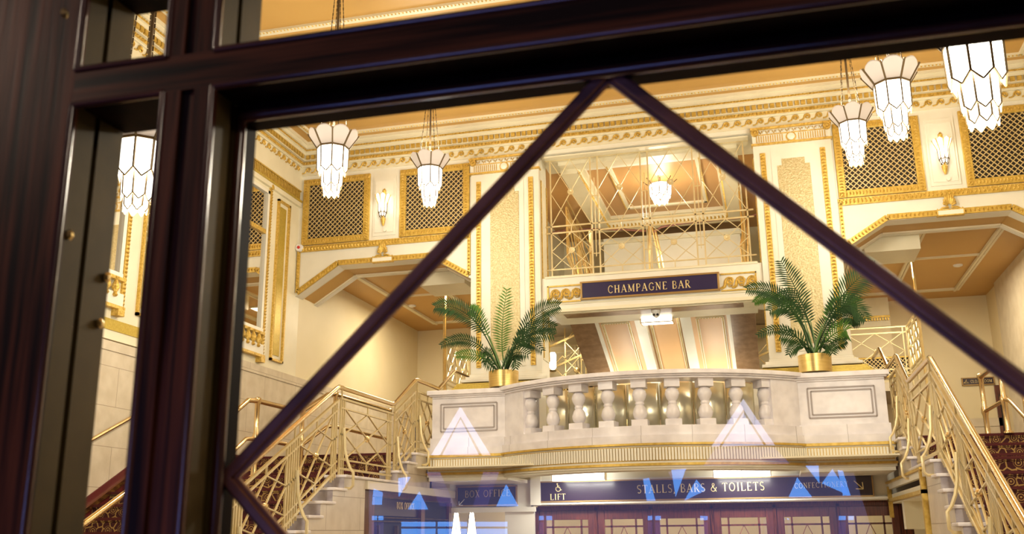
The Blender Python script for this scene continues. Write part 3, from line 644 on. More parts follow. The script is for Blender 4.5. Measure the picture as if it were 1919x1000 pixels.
# upper room
b = B().box(-3.9, .7, YW+.5, 19.4, 5.42, 5.5); struct(b, 'floor_upper', 'beige_stone', 'upper landing floor behind the lattice screen', 'floor')
c = struct(B().box(-3.9, .7, YW+.5, 19.4, 7.62, 7.7), 'ceiling_upper', 'bronze_ceiling', 'orange coffered ceiling behind the lattice screen', 'ceiling')
b = B().box(-3.02, -2.74, YW+.5, 18.3, 7.42, 7.62).box(-.46, -.18, YW+.5, 18.3, 7.42, 7.62).box(-2.74, -.46, 18.0, 18.3, 7.42, 7.62).box(-3.02, -.18, YW+.3, YW+.55, 7.5, 7.62)
b.box(-2.74, -2.66, YW+.5, 18.0, 7.56, 7.62).box(-.54, -.46, YW+.5, 18.0, 7.56, 7.62).box(-2.66, -.54, 17.9, 18.0, 7.56, 7.62); b.build('coffer_beam', 'cream_paint', c)
b = B()
for x in (-2.27, -.83): b.box(x-.035, x+.035, YW+.6, 17.5, 7.585, 7.62)
for y in (17.44, 14.95): b.box(-2.30, -.80, y, y+.07, 7.585, 7.62)
b.build('coffer_frame', 'cream_paint', c); b = B()
studs(b, (-2.73, YW+.5, 7.44), (-2.73, 18, 7.44), .07, .07, .03, (1, 0, 0), 4); studs(b, (-.47, YW+.5, 7.44), (-.47, 18, 7.44), .07, .07, .03, (-1, 0, 0), 4); studs(b, (-2.74, 18, 7.44), (-.46, 18, 7.44), .07, .07, .03, (0, -1, 0), 4)
studs(b, (-2.30, 14.9, 7.585), (-2.30, 17.5, 7.585), .05, .03, .015, (0, 0, -1), 3); studs(b, (-.80, 14.9, 7.585), (-.80, 17.5, 7.585), .05, .03, .015, (0, 0, -1), 3)
b.build('coffer_moulding', 'gold_leaf', c)
b = B().box(-4.2, 1.0, 19.4, 19.6, 5.4, 7.8).box(-4.2, -3.9, YW+.5, 19.4, 5.4, 7.8).box(.7, 1.0, YW+.5, 19.4, 5.4, 7.8)
struct(b, 'wall_upper', 'cream_paint', 'cream walls of the upper landing', 'wall')
b = B()
for x in (-3.6, -3.1, -.1): b.box(x, x+.02, 19.37, 19.4, 5.6, 7.4)
for z in (6.4, 7.0): b.box(-3.7, -2.9, 19.37, 19.4, z, z+.05)
t0 = thing('upper_parapet', (-1.6, 18.6, 5.5), 'pale parapet wall with brass rail behind the lattice screen', 'parapet')
B().box(-2.9, -.28, 18.4, 18.7, 5.5, 7.32).build('parapet_wall', 'white_paint', t0)
B().box(-3.0, -.2, 18.36, 18.4, 7.20, 7.25).build('parapet_moulding', 'cream_paint', t0)
def prail(pts, r=.025, m='polished_brass', par=None): 
    return B().tube(pts, r, 8).build('handrail', m, par, smooth=True)
yy = 17.6; P_ = lambda x, y: at(x, y, Y=yy)
prail([P_(1035,436), P_(1060,431), P_(1110,429), P_(1170,430), P_(1210,433)], .022, 'copper_bar', t0)
prail([P_(1225,435), P_(1240,425), P_(1280,418), P_(1350,411), P_(1400,407), P_(1430,398)], .022, 'copper_bar', t0)
for pts in (([(1075,410),(1085,470),(1105,515)],), ([(1081,410),(1092,470),(1112,512)],), ([(1088,440),(1100,512)],), ([(1216,420),(1218,505)],), ([(1222,425),(1230,460),(1236,503)],), ([(1228,430),(1237,470),(1243,503)],), ([(1392,440),(1388,460),(1392,495)],), ([(1400,350),(1402,490)],), ([(1394,352),(1396,490)],)):
    B().tube([P_(x, y) for x, y in pts[0]], .022, 6).build('brass_post', 'polished_brass', t0, smooth=True)
for xq in (-3.45, .25): lamp('landing_light', 'AREA', (xq, 16.3, 7.55), 9, (1, .88, .66), .5)  # added fill lights without fixtures, brightening the dim landing side walls
# diagonal stair rails glimpsed at left and right of upper landing
for s in (-1, 1):
    t = thing('upper_stair_rail', (mx(-2.95, s), 16.2, 5.5), 'gold lattice stair rail rising behind the %s edge of the screen' % ('left' if s < 0 else 'right'), 'railing', 'upper stair rails')
    xx = mx(-3.0, s); b = B()
    f = lambda u, v: (xx, 15.2+u*2.2, 5.6+v*.85+(1-u)*.5)
    for v in (0, .12, .88, 1): b.bar(f(0, v), f(1, v), .03)
    for u in (0, .05, .45, .5, .55, .95, 1): b.bar(f(u, 0), f(u, 1), .02)
    motif(b, f, .05, .45, .12, .88, .018); motif(b, f, .55, .95, .12, .88, .018); b.build('rail_lattice', 'brass', t)
    b = B()
    for x_ in (0, .12):
        b.bar((xx+s*-.0, 17.4+x_, 5.5), (xx, 17.4+x_, 7.2), .03)
    b.bar((xx, 15.2, 7.1), (xx, 17.6, 6.9), .02).bar((xx, 15.2, 6.9), (xx, 17.6, 6.75), .02); b.build('end_post', 'brass', t)
# ================================================================== PENDANT LANTERNS
def pendant(x, y, ztip, ztop=8.2):
    t = thing('pendant_lantern', (x, y, ztip), 'x', 'pendant lamp', 'pendant lanterns in two rows')
    z = ztip; a0 = pi/8
    lamp_tiers(t, x, y, [(.174, z+.55, z+.25, .065, .168), (.122, z+.33, z+.085, .045, .114), (.096, z+.14, z, .045, .092)], 8, a0=a0)
    b = B(); fr = B()
    for k in range(8):
        a, e = a0+2*pi*k/8, a0+2*pi*(k+1)/8
        def pp(u, v):   # u across 0..1, v outward 0..1
            r = .174+(.285-.174)*v; an = a+(e-a)*u; rr = r/cos(pi/8)*cos(pi/8)/cos(an-(a+e)/2)*cos(pi/8); return (x+rr*cos(an), y+rr*sin(an), z+.56+.165*v)
        o = [pp(0, 0), pp(1, 0), pp(1, .82), pp(.85, 1.0), pp(.65, 1.12), pp(.5, 1.15), pp(.35, 1.12), pp(.15, 1.0), pp(0, .82)]
        c_ = [(q[0], q[1], q[2]+.012) for q in o]; n = len(o)
        b.add(o+c_, [tuple(range(n)), tuple(range(n, 2*n))[::-1]]+[(i, (i+1) % n, n+(i+1) % n, n+i) for i in range(n)])
        fr.bar(pp(0, 0), pp(0, 1.0), .016); fr.bar(pp(0, 0), pp(1, 0), .02)
    build_each(b, 'crown_petal', 'lamp_frost', t); fr.build('crown_frame', 'lamp_brass', t)
    B().tube([(x, y, z+.5), (x, y, ztop)], .014, 8).lathe([(.02, -.05), (.07, -.03), (.08, 0)], (x, y, ztop), 14).build('rod', 'chain_metal', t, smooth=True)
    b = B()
    for k in range(4):
        a = pi/4+pi/2*k; p = Vector((x+.16*cos(a), y+.16*sin(a), z+.68)); q = Vector((x+.035*cos(a), y+.035*sin(a), ztop-.1)); n = int((q-p).length/.05)
        for i in range(n):
            u = p.lerp(q, (i+.08)/n); v = p.lerp(q, (i+.92)/n); b.bar(u, v, .011 if i % 2 else .005, .005 if i % 2 else .011)
    b.build('chain', 'chain_metal', t)
    lamp('lantern_light', 'POINT', (x, y, z-.14), 50 if y > 12 else 105 if y > 9 else 150, WARM, .18, t)
    lamp('lantern_uplight', 'POINT', (x, y, z+.92), 24, WARM, .14, t)
    return t
PL = [(-4.42, 12.45, 6.215, 'small hanging glass lantern nearest the left gold pilaster'), (-4.53, 9.5, 5.385, 'hanging glass lantern in front of the leftmost lattice grille'), (-4.53, 6.12, 4.115, 'large glass lantern seen through the narrow left door pane'),
      (1.31, 12.45, 6.215, 'smallest of the right hand glass lanterns, beside the right gold pilaster'), (1.40, 9.5, 5.385, 'middle glass lantern of the right hand row'), (1.40, 6.12, 4.115, 'biggest and nearest hanging glass lantern at upper right')]
for x, y, z, lab in PL: pendant(x, y, z)['label'] = lab
# lantern of the upper landing
p = at(1239, 382, Y=16.0); t = thing('ceiling_lantern', p, 'glowing lantern on the coffered ceiling behind the lattice screen', 'ceiling lamp')
lamp_tiers(t, p.x, p.y, [(.19, p.z+.34, p.z+.10, .05, .18), (.15, p.z+.2, p.z, .05, .13)], 8, 'lantern_glass')
b = B()
for k in range(8): a = 2*pi*k/8; b.bar((p.x+.19*cos(a), p.y+.19*sin(a), p.z+.34), (p.x+.29*cos(a), p.y+.29*sin(a), p.z+.42), .012)
b.bar((p.x, p.y, p.z+.3), (p.x, p.y, 7.62), .02); b.build('crown_frame', 'lamp_brass', t)
lamp('lantern_light', 'POINT', (p.x, p.y, p.z+.55), 13, WARM, .15, t); lamp('lantern_downlight', 'POINT', (p.x, p.y-.0, p.z-.15), 34, WARM, .15, t)
# ================================================================== CENTRE OPENING, LOWER (bar recess with sloping soffit)
def slope_strip(b, x0, x1, lift=0, u0=0, u1=1, th=.10):
    P = lambda u: (15.45+3.4*u, 5.08-1.30*u+lift); (ya, za), (yb, zb) = P(u0), P(u1)
    b.prism([(ya, za), (yb, zb), (yb, zb+th), (ya, za+th)], 'yz', x0, x1)
c = struct(B().box(-3.5, .3, YW+.5, 15.6, 5.10, 5.2), 'ceiling_lower', 'cream_paint', 'ceiling of the bar recess below the sign beam', 'ceiling')
b = B(); slope_strip(b, -2.62, -2.0); slope_strip(b, -1.10, -.50); slope_strip(b, -1.83, -1.27, .16); b.build('sloping_panel', 'peach_panel', c)
b = B(); slope_strip(b, -2.0, -1.83, 0, th=.3); slope_strip(b, -1.27, -1.10, 0, th=.3); slope_strip(b, -2.64, -2.58, -.02); slope_strip(b, -.54, -.48, -.02)
b.build('sloping_beam', 'white_paint', c)
b = B(); slope_strip(b, -3.04, -2.64, -.03); slope_strip(b, -.48, -.10, -.03); b.build('marble_border', 'brown_marble', c)
b = B(); g = B()
def frame_on_slope(x0, x1, u0, u1, lift):
    P = lambda x, u, h: Vector((x, 15.45+3.4*u-.0, 5.08-1.30*u+lift-h))
    for a, e in (((x0,u0),(x0,u1)), ((x1,u0),(x1,u1)), ((x0,u0),(x1,u0)), ((x0,u1),(x1,u1))):
        b.bar(P(*a, .015), P(*e, .015), .045, .03); studs(g, P(*a, .032), P(*e, .032), .04, .03, .012, (0, -.36, -.93), 3)
frame_on_slope(-2.52, -2.10, .03, .50, 0); frame_on_slope(-1.00, -.60, .03, .50, 0); frame_on_slope(-1.77, -1.33, .08, .7, .16)
b.build('panel_frame', 'cream_paint', c); g.build('panel_moulding', 'gold_leaf', c)
struct(B().box(-3.4, .2, 18.8, 18.95, 2.8, 4.1), 'wall_bar', 'peach_panel', 'peach back wall of the bar recess', 'wall')
p = at(1232, 600, Y=15.3); t = thing('box_light', p, 'glowing square box light at the head of the sloping bar ceiling', 'ceiling light')
B().box(p.x-.24, p.x+.24, 15.18, 15.42, 4.93, 5.06).build('light_panel', 'strip_light', t); b = B()
for x in (p.x-.25, p.x+.25): b.box(x-.01, x+.01, 15.17, 15.43, 4.92, 5.1)
b.box(p.x-.25, p.x+.25, 15.16, 15.18, 4.915, 4.93); b.build('light_frame', 'brass', t)
lamp('box_light_beam', 'AREA', (p.x, 15.3, 4.9), 28, WARM, .4, t, (0, 0, 0))
for x in (-2.3, -.8): 
    u = thing('wall_uplighter', (x, 17.0, 3.6), 'brass uplighter below the %s peach ceiling panel' % ('left' if x < -1.6 else 'right'), 'uplighter'); B().box(x-.2, x+.2, 16.9, 17.1, 3.5, 3.62).build('housing', 'brass', u); lamp('uplight', 'AREA', (x, 17.0, 3.66), 10, WARM, .35, u, (pi, 0, 0))  # unseen uplighters behind the balustrade, lighting the foot of the slope
p = at(1227, 576, Z=5.0); t = thing('security_camera', p, 'small white dome camera under the sign beam', 'camera', )
B().lathe([(.01, -.10), (.045, -.07), (.06, -.03), (.075, 0), (.075, .02)], (p.x, YW+.25, 4.97), 16).build('dome', 'white_plastic', t, smooth=True)
b = B()
for q in (-1, 1): b.lathe([(.005, -.02), (.02, -.012), (.02, 0)], (p.x+q*.028, YW+.19, 4.91), 8, 'y')
b.build('lens', 'black_plastic', t)
# side rails and vents glimpsed either side of the recess
for s in (-1, 1):
    xa = mx(-3.18, s); xb = mx(-3.02, s); nm = 'left' if s < 0 else 'right'
    t = thing('bar_stair_rail', (mx(-3.3, s), 17.5, 2.8), 'gold lattice rail and vent at the %s edge of the bar recess' % nm, 'railing', 'rails beside the bar recess')
    x0, x1 = sorted((mx(-4.1, s), mx(-2.75, s))); b = B(); f = lambda u, v: (x0+(x1-x0)*u, 17.6, 4.15+v*1.5)
    for k in range(3):
        b.bar(f(0, k*.28+.0), f(1, k*.28+.35*1), .035); 
    for u in (.1, .16, .4, .62, .68, .9): b.bar(f(u, -.1), f(u, 1), .02)
    motif(b, f, .1, .62, .0, .5, .02); motif(b, f, .4, .95, .4, .95, .02); b.build('rail_lattice', 'brass', t)
    B().lathe([(.01, -.03), (.05, -.02), (.06, 0)], (mx(-3.35, s), 17.59, 4.62), 12, 'y').build('rosette', 'brass', t)
    b = B(); k = x0
    for i in range(16):
        b.bar((x0+i*.1-.15, 17.9, 4.10), (x0+i*.1+.25, 17.9, 4.50), .016); b.bar((x0+i*.1+.25, 17.9, 4.10), (x0+i*.1-.15, 17.9, 4.50), .016)
    b.box(x0-.2, x1+.2, 17.88, 17.91, 4.48, 4.52); b.build('vent_lattice', 'gold_leaf', t); B().box(x0-.2, x1+.2, 17.92, 17.94, 2.8, 4.5).build('vent_backing', 'dark_void', t)
    xq = sorted((mx(-4.6, s), mx(-3.0, s))); struct(B().box(*xq, 18.3, 18.4, 2.8, 5.4), 'wall_recess_%s' % nm, 'wall_cream', 'cream wall behind the %s bar rail' % nm, 'wall')
    lamp('recess_light', 'AREA', (mx(-3.6, s), 16.4, 5.3), 12, (1,.84,.6), .5)
t = thing('wall_light', at(1035, 675, Y=16.8), 'bright wall light seen left of the bar recess', 'wall lamp'); p = at(1036, 676, Y=16.8)
B().lathe([(.04, 0), (.06, .04), (.06, .26), (.04, .3)], (p.x, p.y, p.z-.15), 12).build('lamp_glass', 'strip_light', t, smooth=True)
B().lathe([(.05, 0), (.07, .02), (.05, .04)], (p.x, p.y, p.z-.19), 12).bar((p.x, p.y, p.z), (p.x-.12, p.y, p.z), .03).build('lamp_base', 'brass', t)
# ================================================================== BALCONY
RB = 2.7; CY = 12.27+RB; AM = asin(1.95/RB)
def arc(b, r0, r1, z0, z1, a0=-AM, a1=AM, n=36):
    vs = []
    for i in range(n+1):
        a = a0+(a1-a0)*i/n
        for r in (r0, r1):
            for z in (z0, z1): vs.append((XS+r*sin(a), CY-r*cos(a), z))
    fs = [(0,1,3,2), (4*n, 4*n+2, 4*n+3, 4*n+1)]
    for i in range(n):
        o = 4*i
        for j, k in ((0,1),(1,3),(3,2),(2,0)): fs.append((o+j, o+k, o+4+k, o+4+j))
    return b.add(vs, fs)
bal = thing('stone_balustrade', (XS, 13.1, 2.65), 'pale marble balustrade bowing forward above the doors', 'balustrade')
SP = [(-4.57, -3.50), (.36, 1.43)]
for a0, a1 in ((-AM, -.64), (.64, AM)): arc(B(), RB-.28, RB+.0, 3.02, 3.60, a0, a1).build('curved_pier', 'marble', bal)
for x0, x1 in SP:
    pier = B().box(x0, x1, 13.1, 13.55, 3.02, 3.58).build('pier', 'marble', bal); b = B()
    m = .13; xx0, xx1, z0, z1 = x0+m, x1-m, 3.12, 3.50
    for k, w_ in ((0, .010), (.04, .007)):
        for a, e in (((xx0+k, z0+k), (xx1-k, z0+k)), ((xx1-k, z0+k), (xx1-k, z1-k)), ((xx1-k, z1-k), (xx0+k, z1-k)), ((xx0+k, z1-k), (xx0+k, z0+k))): b.bar((a[0], 13.095, a[1]), (e[0], 13.095, e[1]), w_, .02)
    b.build('panel_moulding', 'incised_line', pier)
b = B()
for o, z0, z1 in ((.0, 3.60, 3.625), (.03, 3.625, 3.645), (.06, 3.645, 3.70)):
    arc(b, RB-.32-o, RB+o+.03, z0, z1)
    for x0, x1 in SP: b.box(x0-o, x1+.0+(o if x1 > 0 else -.0), 13.1-o-.02, 13.6, z0-.02, z1-.01)
b.build('coping', 'marble', bal, bevel=.008)
b = B(); arc(b, RB-.34, RB+.02, 2.90, 3.02); arc(b, RB-.34, RB+.06, 2.80, 2.90)
for x0, x1 in SP: b.box(x0-.02, x1+.02, 13.08, 13.6, 2.90, 3.03).box(x0-.05, x1+.05, 13.04, 13.6, 2.80, 2.90)
b.build('base_course', 'balcony_blocks', bal)
AB = .632
prof = [(.045, .0), (.078, .03), (.092, .09), (.075, .16), (.050, .20), (.058, .215), (.058, .23), (.050, .245), (.075, .29), (.092, .345), (.078, .40), (.045, .435)]
for i in range(9):
    a = AB*(i/4-1); x, y = XS+(RB-.12)*sin(a), CY-(RB-.12)*cos(a)
    b = B().lathe([(r, h*.92) for r, h in prof], (x, y, 3.10), 18)
    ca, sa = cos(a), sin(a)
    for z0, z1, hw in ((3.02, 3.10, .10), (3.50, 3.60, .095)):
        vs = [(x+ca*u-sa*0+sa*v*-1*-1, y+sa*u-ca*v, z) for z in (z0, z1) for u, v in ((-hw, -hw), (hw, -hw), (hw, hw), (-hw, hw))]
        vs = [(x+ca*u+sa*v, y+sa*u-ca*v, z) for z in (z0, z1) for u, v in ((-hw, -hw), (hw, -hw), (hw, hw), (-hw, hw))]
        b.add(vs, [(0,3,2,1),(4,5,6,7),(0,1,5,4),(1,2,6,5),(2,3,7,6),(3,0,4,7)])
    b.build('baluster', 'marble', bal, smooth=True)
t = thing('brass_screen', (XS, 13.0, 2.9), 'curved sheets of polished brass standing behind the stone balusters', 'screen')
for i in range(7):
    a0 = -AM+.12+(2*AM-.24)*i/7; b = B(); vs = []; n = 10
    for k in range(n+1):
        a = a0+(2*AM-.24)/7*.97*k/n; r = RB-.50+.05*sin(pi*k/n)
        vs += [(XS+r*sin(a), CY-r*cos(a), z) for z in (2.9, 3.61)]
    b.add(vs, [(2*k, 2*k+2, 2*k+3, 2*k+1) for k in range(n)]); o = b.build('brass_sheet', 'brushed_brass', t, smooth=True)
    sd = o.modifiers.new('thickness', 'SOLIDIFY'); sd.thickness = .006
# fluted band, mouldings and balcony slab
sl = struct(B().box(-4.60, 1.46, 13.2, YW+.1, 2.62, 2.80), 'floor_balcony', 'white_paint', 'balcony slab behind the fluted gold and white band', 'balcony floor')
b = B(); arc(b, RB-1.2, RB+.04, 2.62, 2.80)
b.build('slab_front', 'white_paint', sl)
b = B(); arc(b, RB-.2, RB+.085, 2.775, 2.80); arc(b, RB-.2, RB+.075, 2.53, 2.56); b2 = B()
for x0, x1 in SP: b.box(x0-.06, x1+.05, 13.02, 13.3, 2.765, 2.80).box(x0-.06, x1+.05, 13.03, 13.3, 2.53, 2.56)
b.build('gold_fillet', 'gold_paint', sl)
b = B(); arc(b, RB-.2, RB+.05, 2.56, 2.775); arc(b, RB-.25, RB+.055, 2.505, 2.53); arc(b, RB-.3, RB+.03, 2.48, 2.505)
for x0, x1 in SP: b.box(x0-.04, x1+.03, 13.05, 13.3, 2.56, 2.765).box(x0-.05, x1+.04, 13.04, 13.4, 2.50, 2.53).box(x0-.03, x1+.02, 13.07, 14.2, 2.45, 2.50)
b.build('cornice', 'white_paint', sl)
b = B(); N_ = 118
for i in range(N_):
    a = -AM+2*AM*(i+.5)/N_; x, y = XS+(RB+.06)*sin(a), CY-(RB+.06)*cos(a); b.bar((x, y, 2.595), (x, y, 2.745), .027, .02, up=(sin(a), -cos(a), 0))
for x0, x1 in SP:
    x = x0
    while x < x1: b.box(x, x+.027, 13.035, 13.06, 2.595, 2.735); x += .037
b.build('fluting', 'white_paint', sl); b = B(); arc(b, RB, RB+.053, 2.585, 2.755)
for x0, x1 in SP: b.box(x0-.03, x1+.02, 13.045, 13.1, 2.585, 2.745)
b.build('fluting_ground', 'gold_paint', sl)
# underside, strip lights, sign fascia
struct(B().box(-4.6, 1.46, 12.6, YW+.1, 2.60, 2.62), 'ceiling_porch', 'cream_paint', 'cream ceiling under the balcony', 'ceiling')
for px, lab in ((1087, 'left glowing strip light under the balcony'), (1391, 'right glowing strip light under the balcony')):
    p = at(px, 890, Y=13.9); t = thing('strip_light', (p.x, 13.9, 2.5), lab, 'ceiling light', 'strip lights under the balcony')
    B().box(p.x-.37, p.x+.37, 13.75, 13.9, 2.455, 2.595).build('diffuser', 'strip_light', t); b = B()
    for x in (p.x-.375, p.x, p.x+.375): b.box(x-.005, x+.005, 13.745, 13.905, 2.45, 2.6)
    b.build('frame', 'brass', t); lamp('strip_glow', 'AREA', (p.x, 13.82, 2.44), 12, (1, .95, .85), .7, t, (0, 0, 0), .14)
b = B().box(-3.45, 1.9, 14.32, 14.40, 2.13, 2.62).box(-4.70, -3.45, 14.30, 14.42, 2.10, 2.62).box(-3.45, 1.9, 14.26, 14.33, 2.145, 2.175).box(-4.70, -3.38, 14.26, 14.30, 2.05, 2.12)
b.box(-3.85, -3.42, 14.3, 14.9, 0, 2.1).box(-3.45, -3.30, 14.24, 14.34, 2.14, 2.6)
struct(b, 'wall_porch', 'white_paint', 'white fascia wall under the balcony carrying the signs', 'wall')
def board(name, x0, x1, z0, z1, y, m, label):
    t = thing(name, ((x0+x1)/2, y, z0), label, 'sign'); B().box(x0, x1, y-.04, y, z0, z1).build('sign_board', m, t); b = B()
    for z in (z0, z1): b.box(x0-.012, x1+.012, y-.052, y, z-.009, z+.009)
    for x in (x0, x1): b.box(x-.009, x+.009, y-.052, y, z0, z1)
    b.build('sign_frame', 'sign_frame', t); return t
y = 14.30; x0, x1, z0, z1 = -3.345, 1.265, 2.185, 2.465
t = board('direction_sign', x0, x1, z0, z1, y, 'dark_sign', 'long dark sign reading LIFT, STALLS, BARS & TOILETS and CONFECTIONERY')
b = B()
def put(s_, pxa, pya, pxb, pyb, h, bold=1.0, gap=.12, yy=y-.041):
    pa, pb = at(pxa, pya, Y=yy), at(pxb, pyb, Y=yy); tw = text_width(s_, h, gap); k = (pb.x-pa.x)/tw
    text(b, s_, lambda u, v, d: (pa.x+u*k, yy-d, pa.z+(pb.z-pa.z)*u*k/(pb.x-pa.x)+v), h, gap, bold=bold)
put('LIFT', 1031, 936.5, 1060, 935.5, .085); put('STALLS, BARS & TOILETS', 1194, 924, 1433, 918, .115, gap=.14); put('CONFECTIONERY', 1489, 915, 1590, 911, .072, .8)
q = at(1609, 908, Y=y-.045)
b.bar((q.x-.055, q.y, q.z+.055), (q.x+.05, q.y, q.z-.05), .012).bar((q.x+.055, q.y, q.z-.055), (q.x-.04, q.y, q.z-.05), .012).bar((q.x+.055, q.y, q.z-.055), (q.x+.05, q.y, q.z+.035), .012)
q = at(1046, 914, Y=y-.045)   # wheelchair symbol
b.lathe([(.002, -.004), (.011, -.004), (.011, 0)], (q.x-.012, q.y, q.z+.058), 10, 'y')
b.tube([(q.x-.010, q.y, q.z+.045), (q.x-.008, q.y, q.z+.01), (q.x+.022, q.y, q.z+.008), (q.x+.038, q.y, q.z-.03), (q.x+.05, q.y, q.z-.025)], .006, 5)
b.tube([(q.x+.0+.035*cos(a), q.y, q.z-.012+.035*sin(a)) for a in [radians(130+k*20) for k in range(12)]], .005, 5); b.bar((q.x-.008, q.y, q.z+.028), (q.x+.016, q.y, q.z+.028), .008)
b.build('lettering', 'sign_gold', t)
t = board('box_office_arrow_sign', -4.57, -3.665, 2.15, 2.42, 14.30, 'navy_sign', 'navy BOX OFFICE sign with white down left arrow beneath the balcony')
b = B(); put('BOX OFFICE', 871, 932, 956, 929, .10, .8); b.build('lettering', 'sign_gold', t); b = B(); q = at(865, 941, Y=14.25)
b.bar((q.x+.045, q.y, q.z+.045), (q.x-.035, q.y, q.z-.035), .009).bar((q.x-.04, q.y, q.z-.04), (q.x+.02, q.y, q.z-.04), .009).bar((q.x-.04, q.y, q.z-.04), (q.x-.04, q.y, q.z+.02), .009).build('arrow', 'white_plastic', t)
# ------------------------------------------------------------------ row of glazed doors
DX = [-3.39, -2.53, -1.74, -.886, -.033, .80, 1.60]; DY = 14.45; DT = 2.06
names = ['leftmost of the six mahogany glazed doors, under the lift symbol', 'second mahogany glazed door from the left', 'third mahogany glazed door, under the word STALLS', 'fourth mahogany glazed door, brightly lit behind', 'fifth mahogany glazed door, under CONFECTIONERY', 'rightmost mahogany glazed door, under the right arrow']
for i in range(6):
    x0, x1 = DX[i]+.02, DX[i+1]-.02; t = thing('door_%d' % (i+2), ((x0+x1)/2, DY, 0), names[i], 'door', 'glazed doors under the balcony', 'structure')
    a, e = x0+.10, x1-.10; z1 = DT-.13; z0 = .9
    B().box(x0, a, DY, DY+.05, 0, DT).box(e, x1, DY, DY+.05, 0, DT).box(a, e, DY, DY+.05, z1, DT).box(a, e, DY, DY+.05, 0, z0).build('door_frame', 'door_wood', t, bevel=.006)
    b = B(); m = .10
    for x in (a+m, e-m): b.box(x-.012, x+.012, DY+.005, DY+.045, z0, z1)
    for z in (z1-m, z0+m): b.box(a, e, DY+.005, DY+.045, z-.012, z+.012)
    b.build('glazing_bars', 'door_wood', t); b = B(); xm, zm = (a+e)/2, (z0+z1)/2
    for p, q in (((xm, z1-m), (a+m, zm)), ((xm, z1-m), (e-m, zm)), ((xm, z0+m), (a+m, zm)), ((xm, z0+m), (e-m, zm))): b.bar((p[0], DY+.02, p[1]), (q[0], DY+.02, q[1]), .010)
    b.build('diamond_bars', 'copper_bar', t)
    B().add([(a, DY+.03, z0), (e, DY+.03, z0), (e, DY+.03, z1), (a, DY+.03, z1)], [(0,1,2,3)]).build('pane', 'window_glass', t, fix=False)
b = B()
for x in DX: b.box(x-.02, x+.02, DY-.02, DY+.08, 0, DT+.04)
b.box(DX[0], DX[-1], DY-.02, DY+.08, DT, DT+.075).box(DX[0]-.12, DX[0]-.02, DY-.05, DY+.08, 0, 2.12).box(DX[-1]+.02, DX[-1]+.14, DY-.05, DY+.08, 0, 2.12)
struct(b, 'trim_11', 'mahogany', 'dark mahogany frame round the row of glazed doors', 'door frame')
b = B().box(-6, 3.5, 17.2, 17.3, 0, 2.75).box(-6, 3.5, 14.55, 17.2, 2.68, 2.78); struct(b, 'wall_lobby', 'wall_cream', 'cream inner lobby seen through the glazed doors', 'wall')
b = B()
for z in (2.35, 2.5): b.box(-6, 3.5, 17.14, 17.2, z, z+.05)
struct(b, 'trim_12', 'cream_paint', 'cream picture mouldings in the inner lobby', 'moulding')
for x in (-4.1, -2.2, -.6, 1.1): lamp('lobby_light', 'AREA', (x, 16.1, 2.66), 9, (1, .82, .58), .6, rot_=(0, 0, 0))
for k, px in enumerate((855, 884)):
    p = at(px, 970, Y=15.2); t = thing('glass_cone_lamp', (p.x, p.y, 1.3), 'tall glowing glass cone lamp behind the box office opening, %s' % ('left one' if k == 0 else 'right one'), 'lamp', 'glass cone lamps')
    B().lathe([(.078, -.5), (.062, -.2), (.034, .06), (.026, .08)], p, 14).build('glass_cone', 'strip_light', t, smooth=True); b = B().lathe([(.04, .08), (.05, .10), (.02, .13)], p, 10); b.bar((p.x, p.y, p.z+.1), (p.x, p.y, 2.6), .015)
    for k2 in range(6): b.bar((p.x+.12*cos(k2), p.y+.12*sin(k2), p.z-.5), (p.x+.04*cos(k2), p.y+.04*sin(k2), p.z+.08), .012)
    b.build('brass_fitting', 'brass', t)
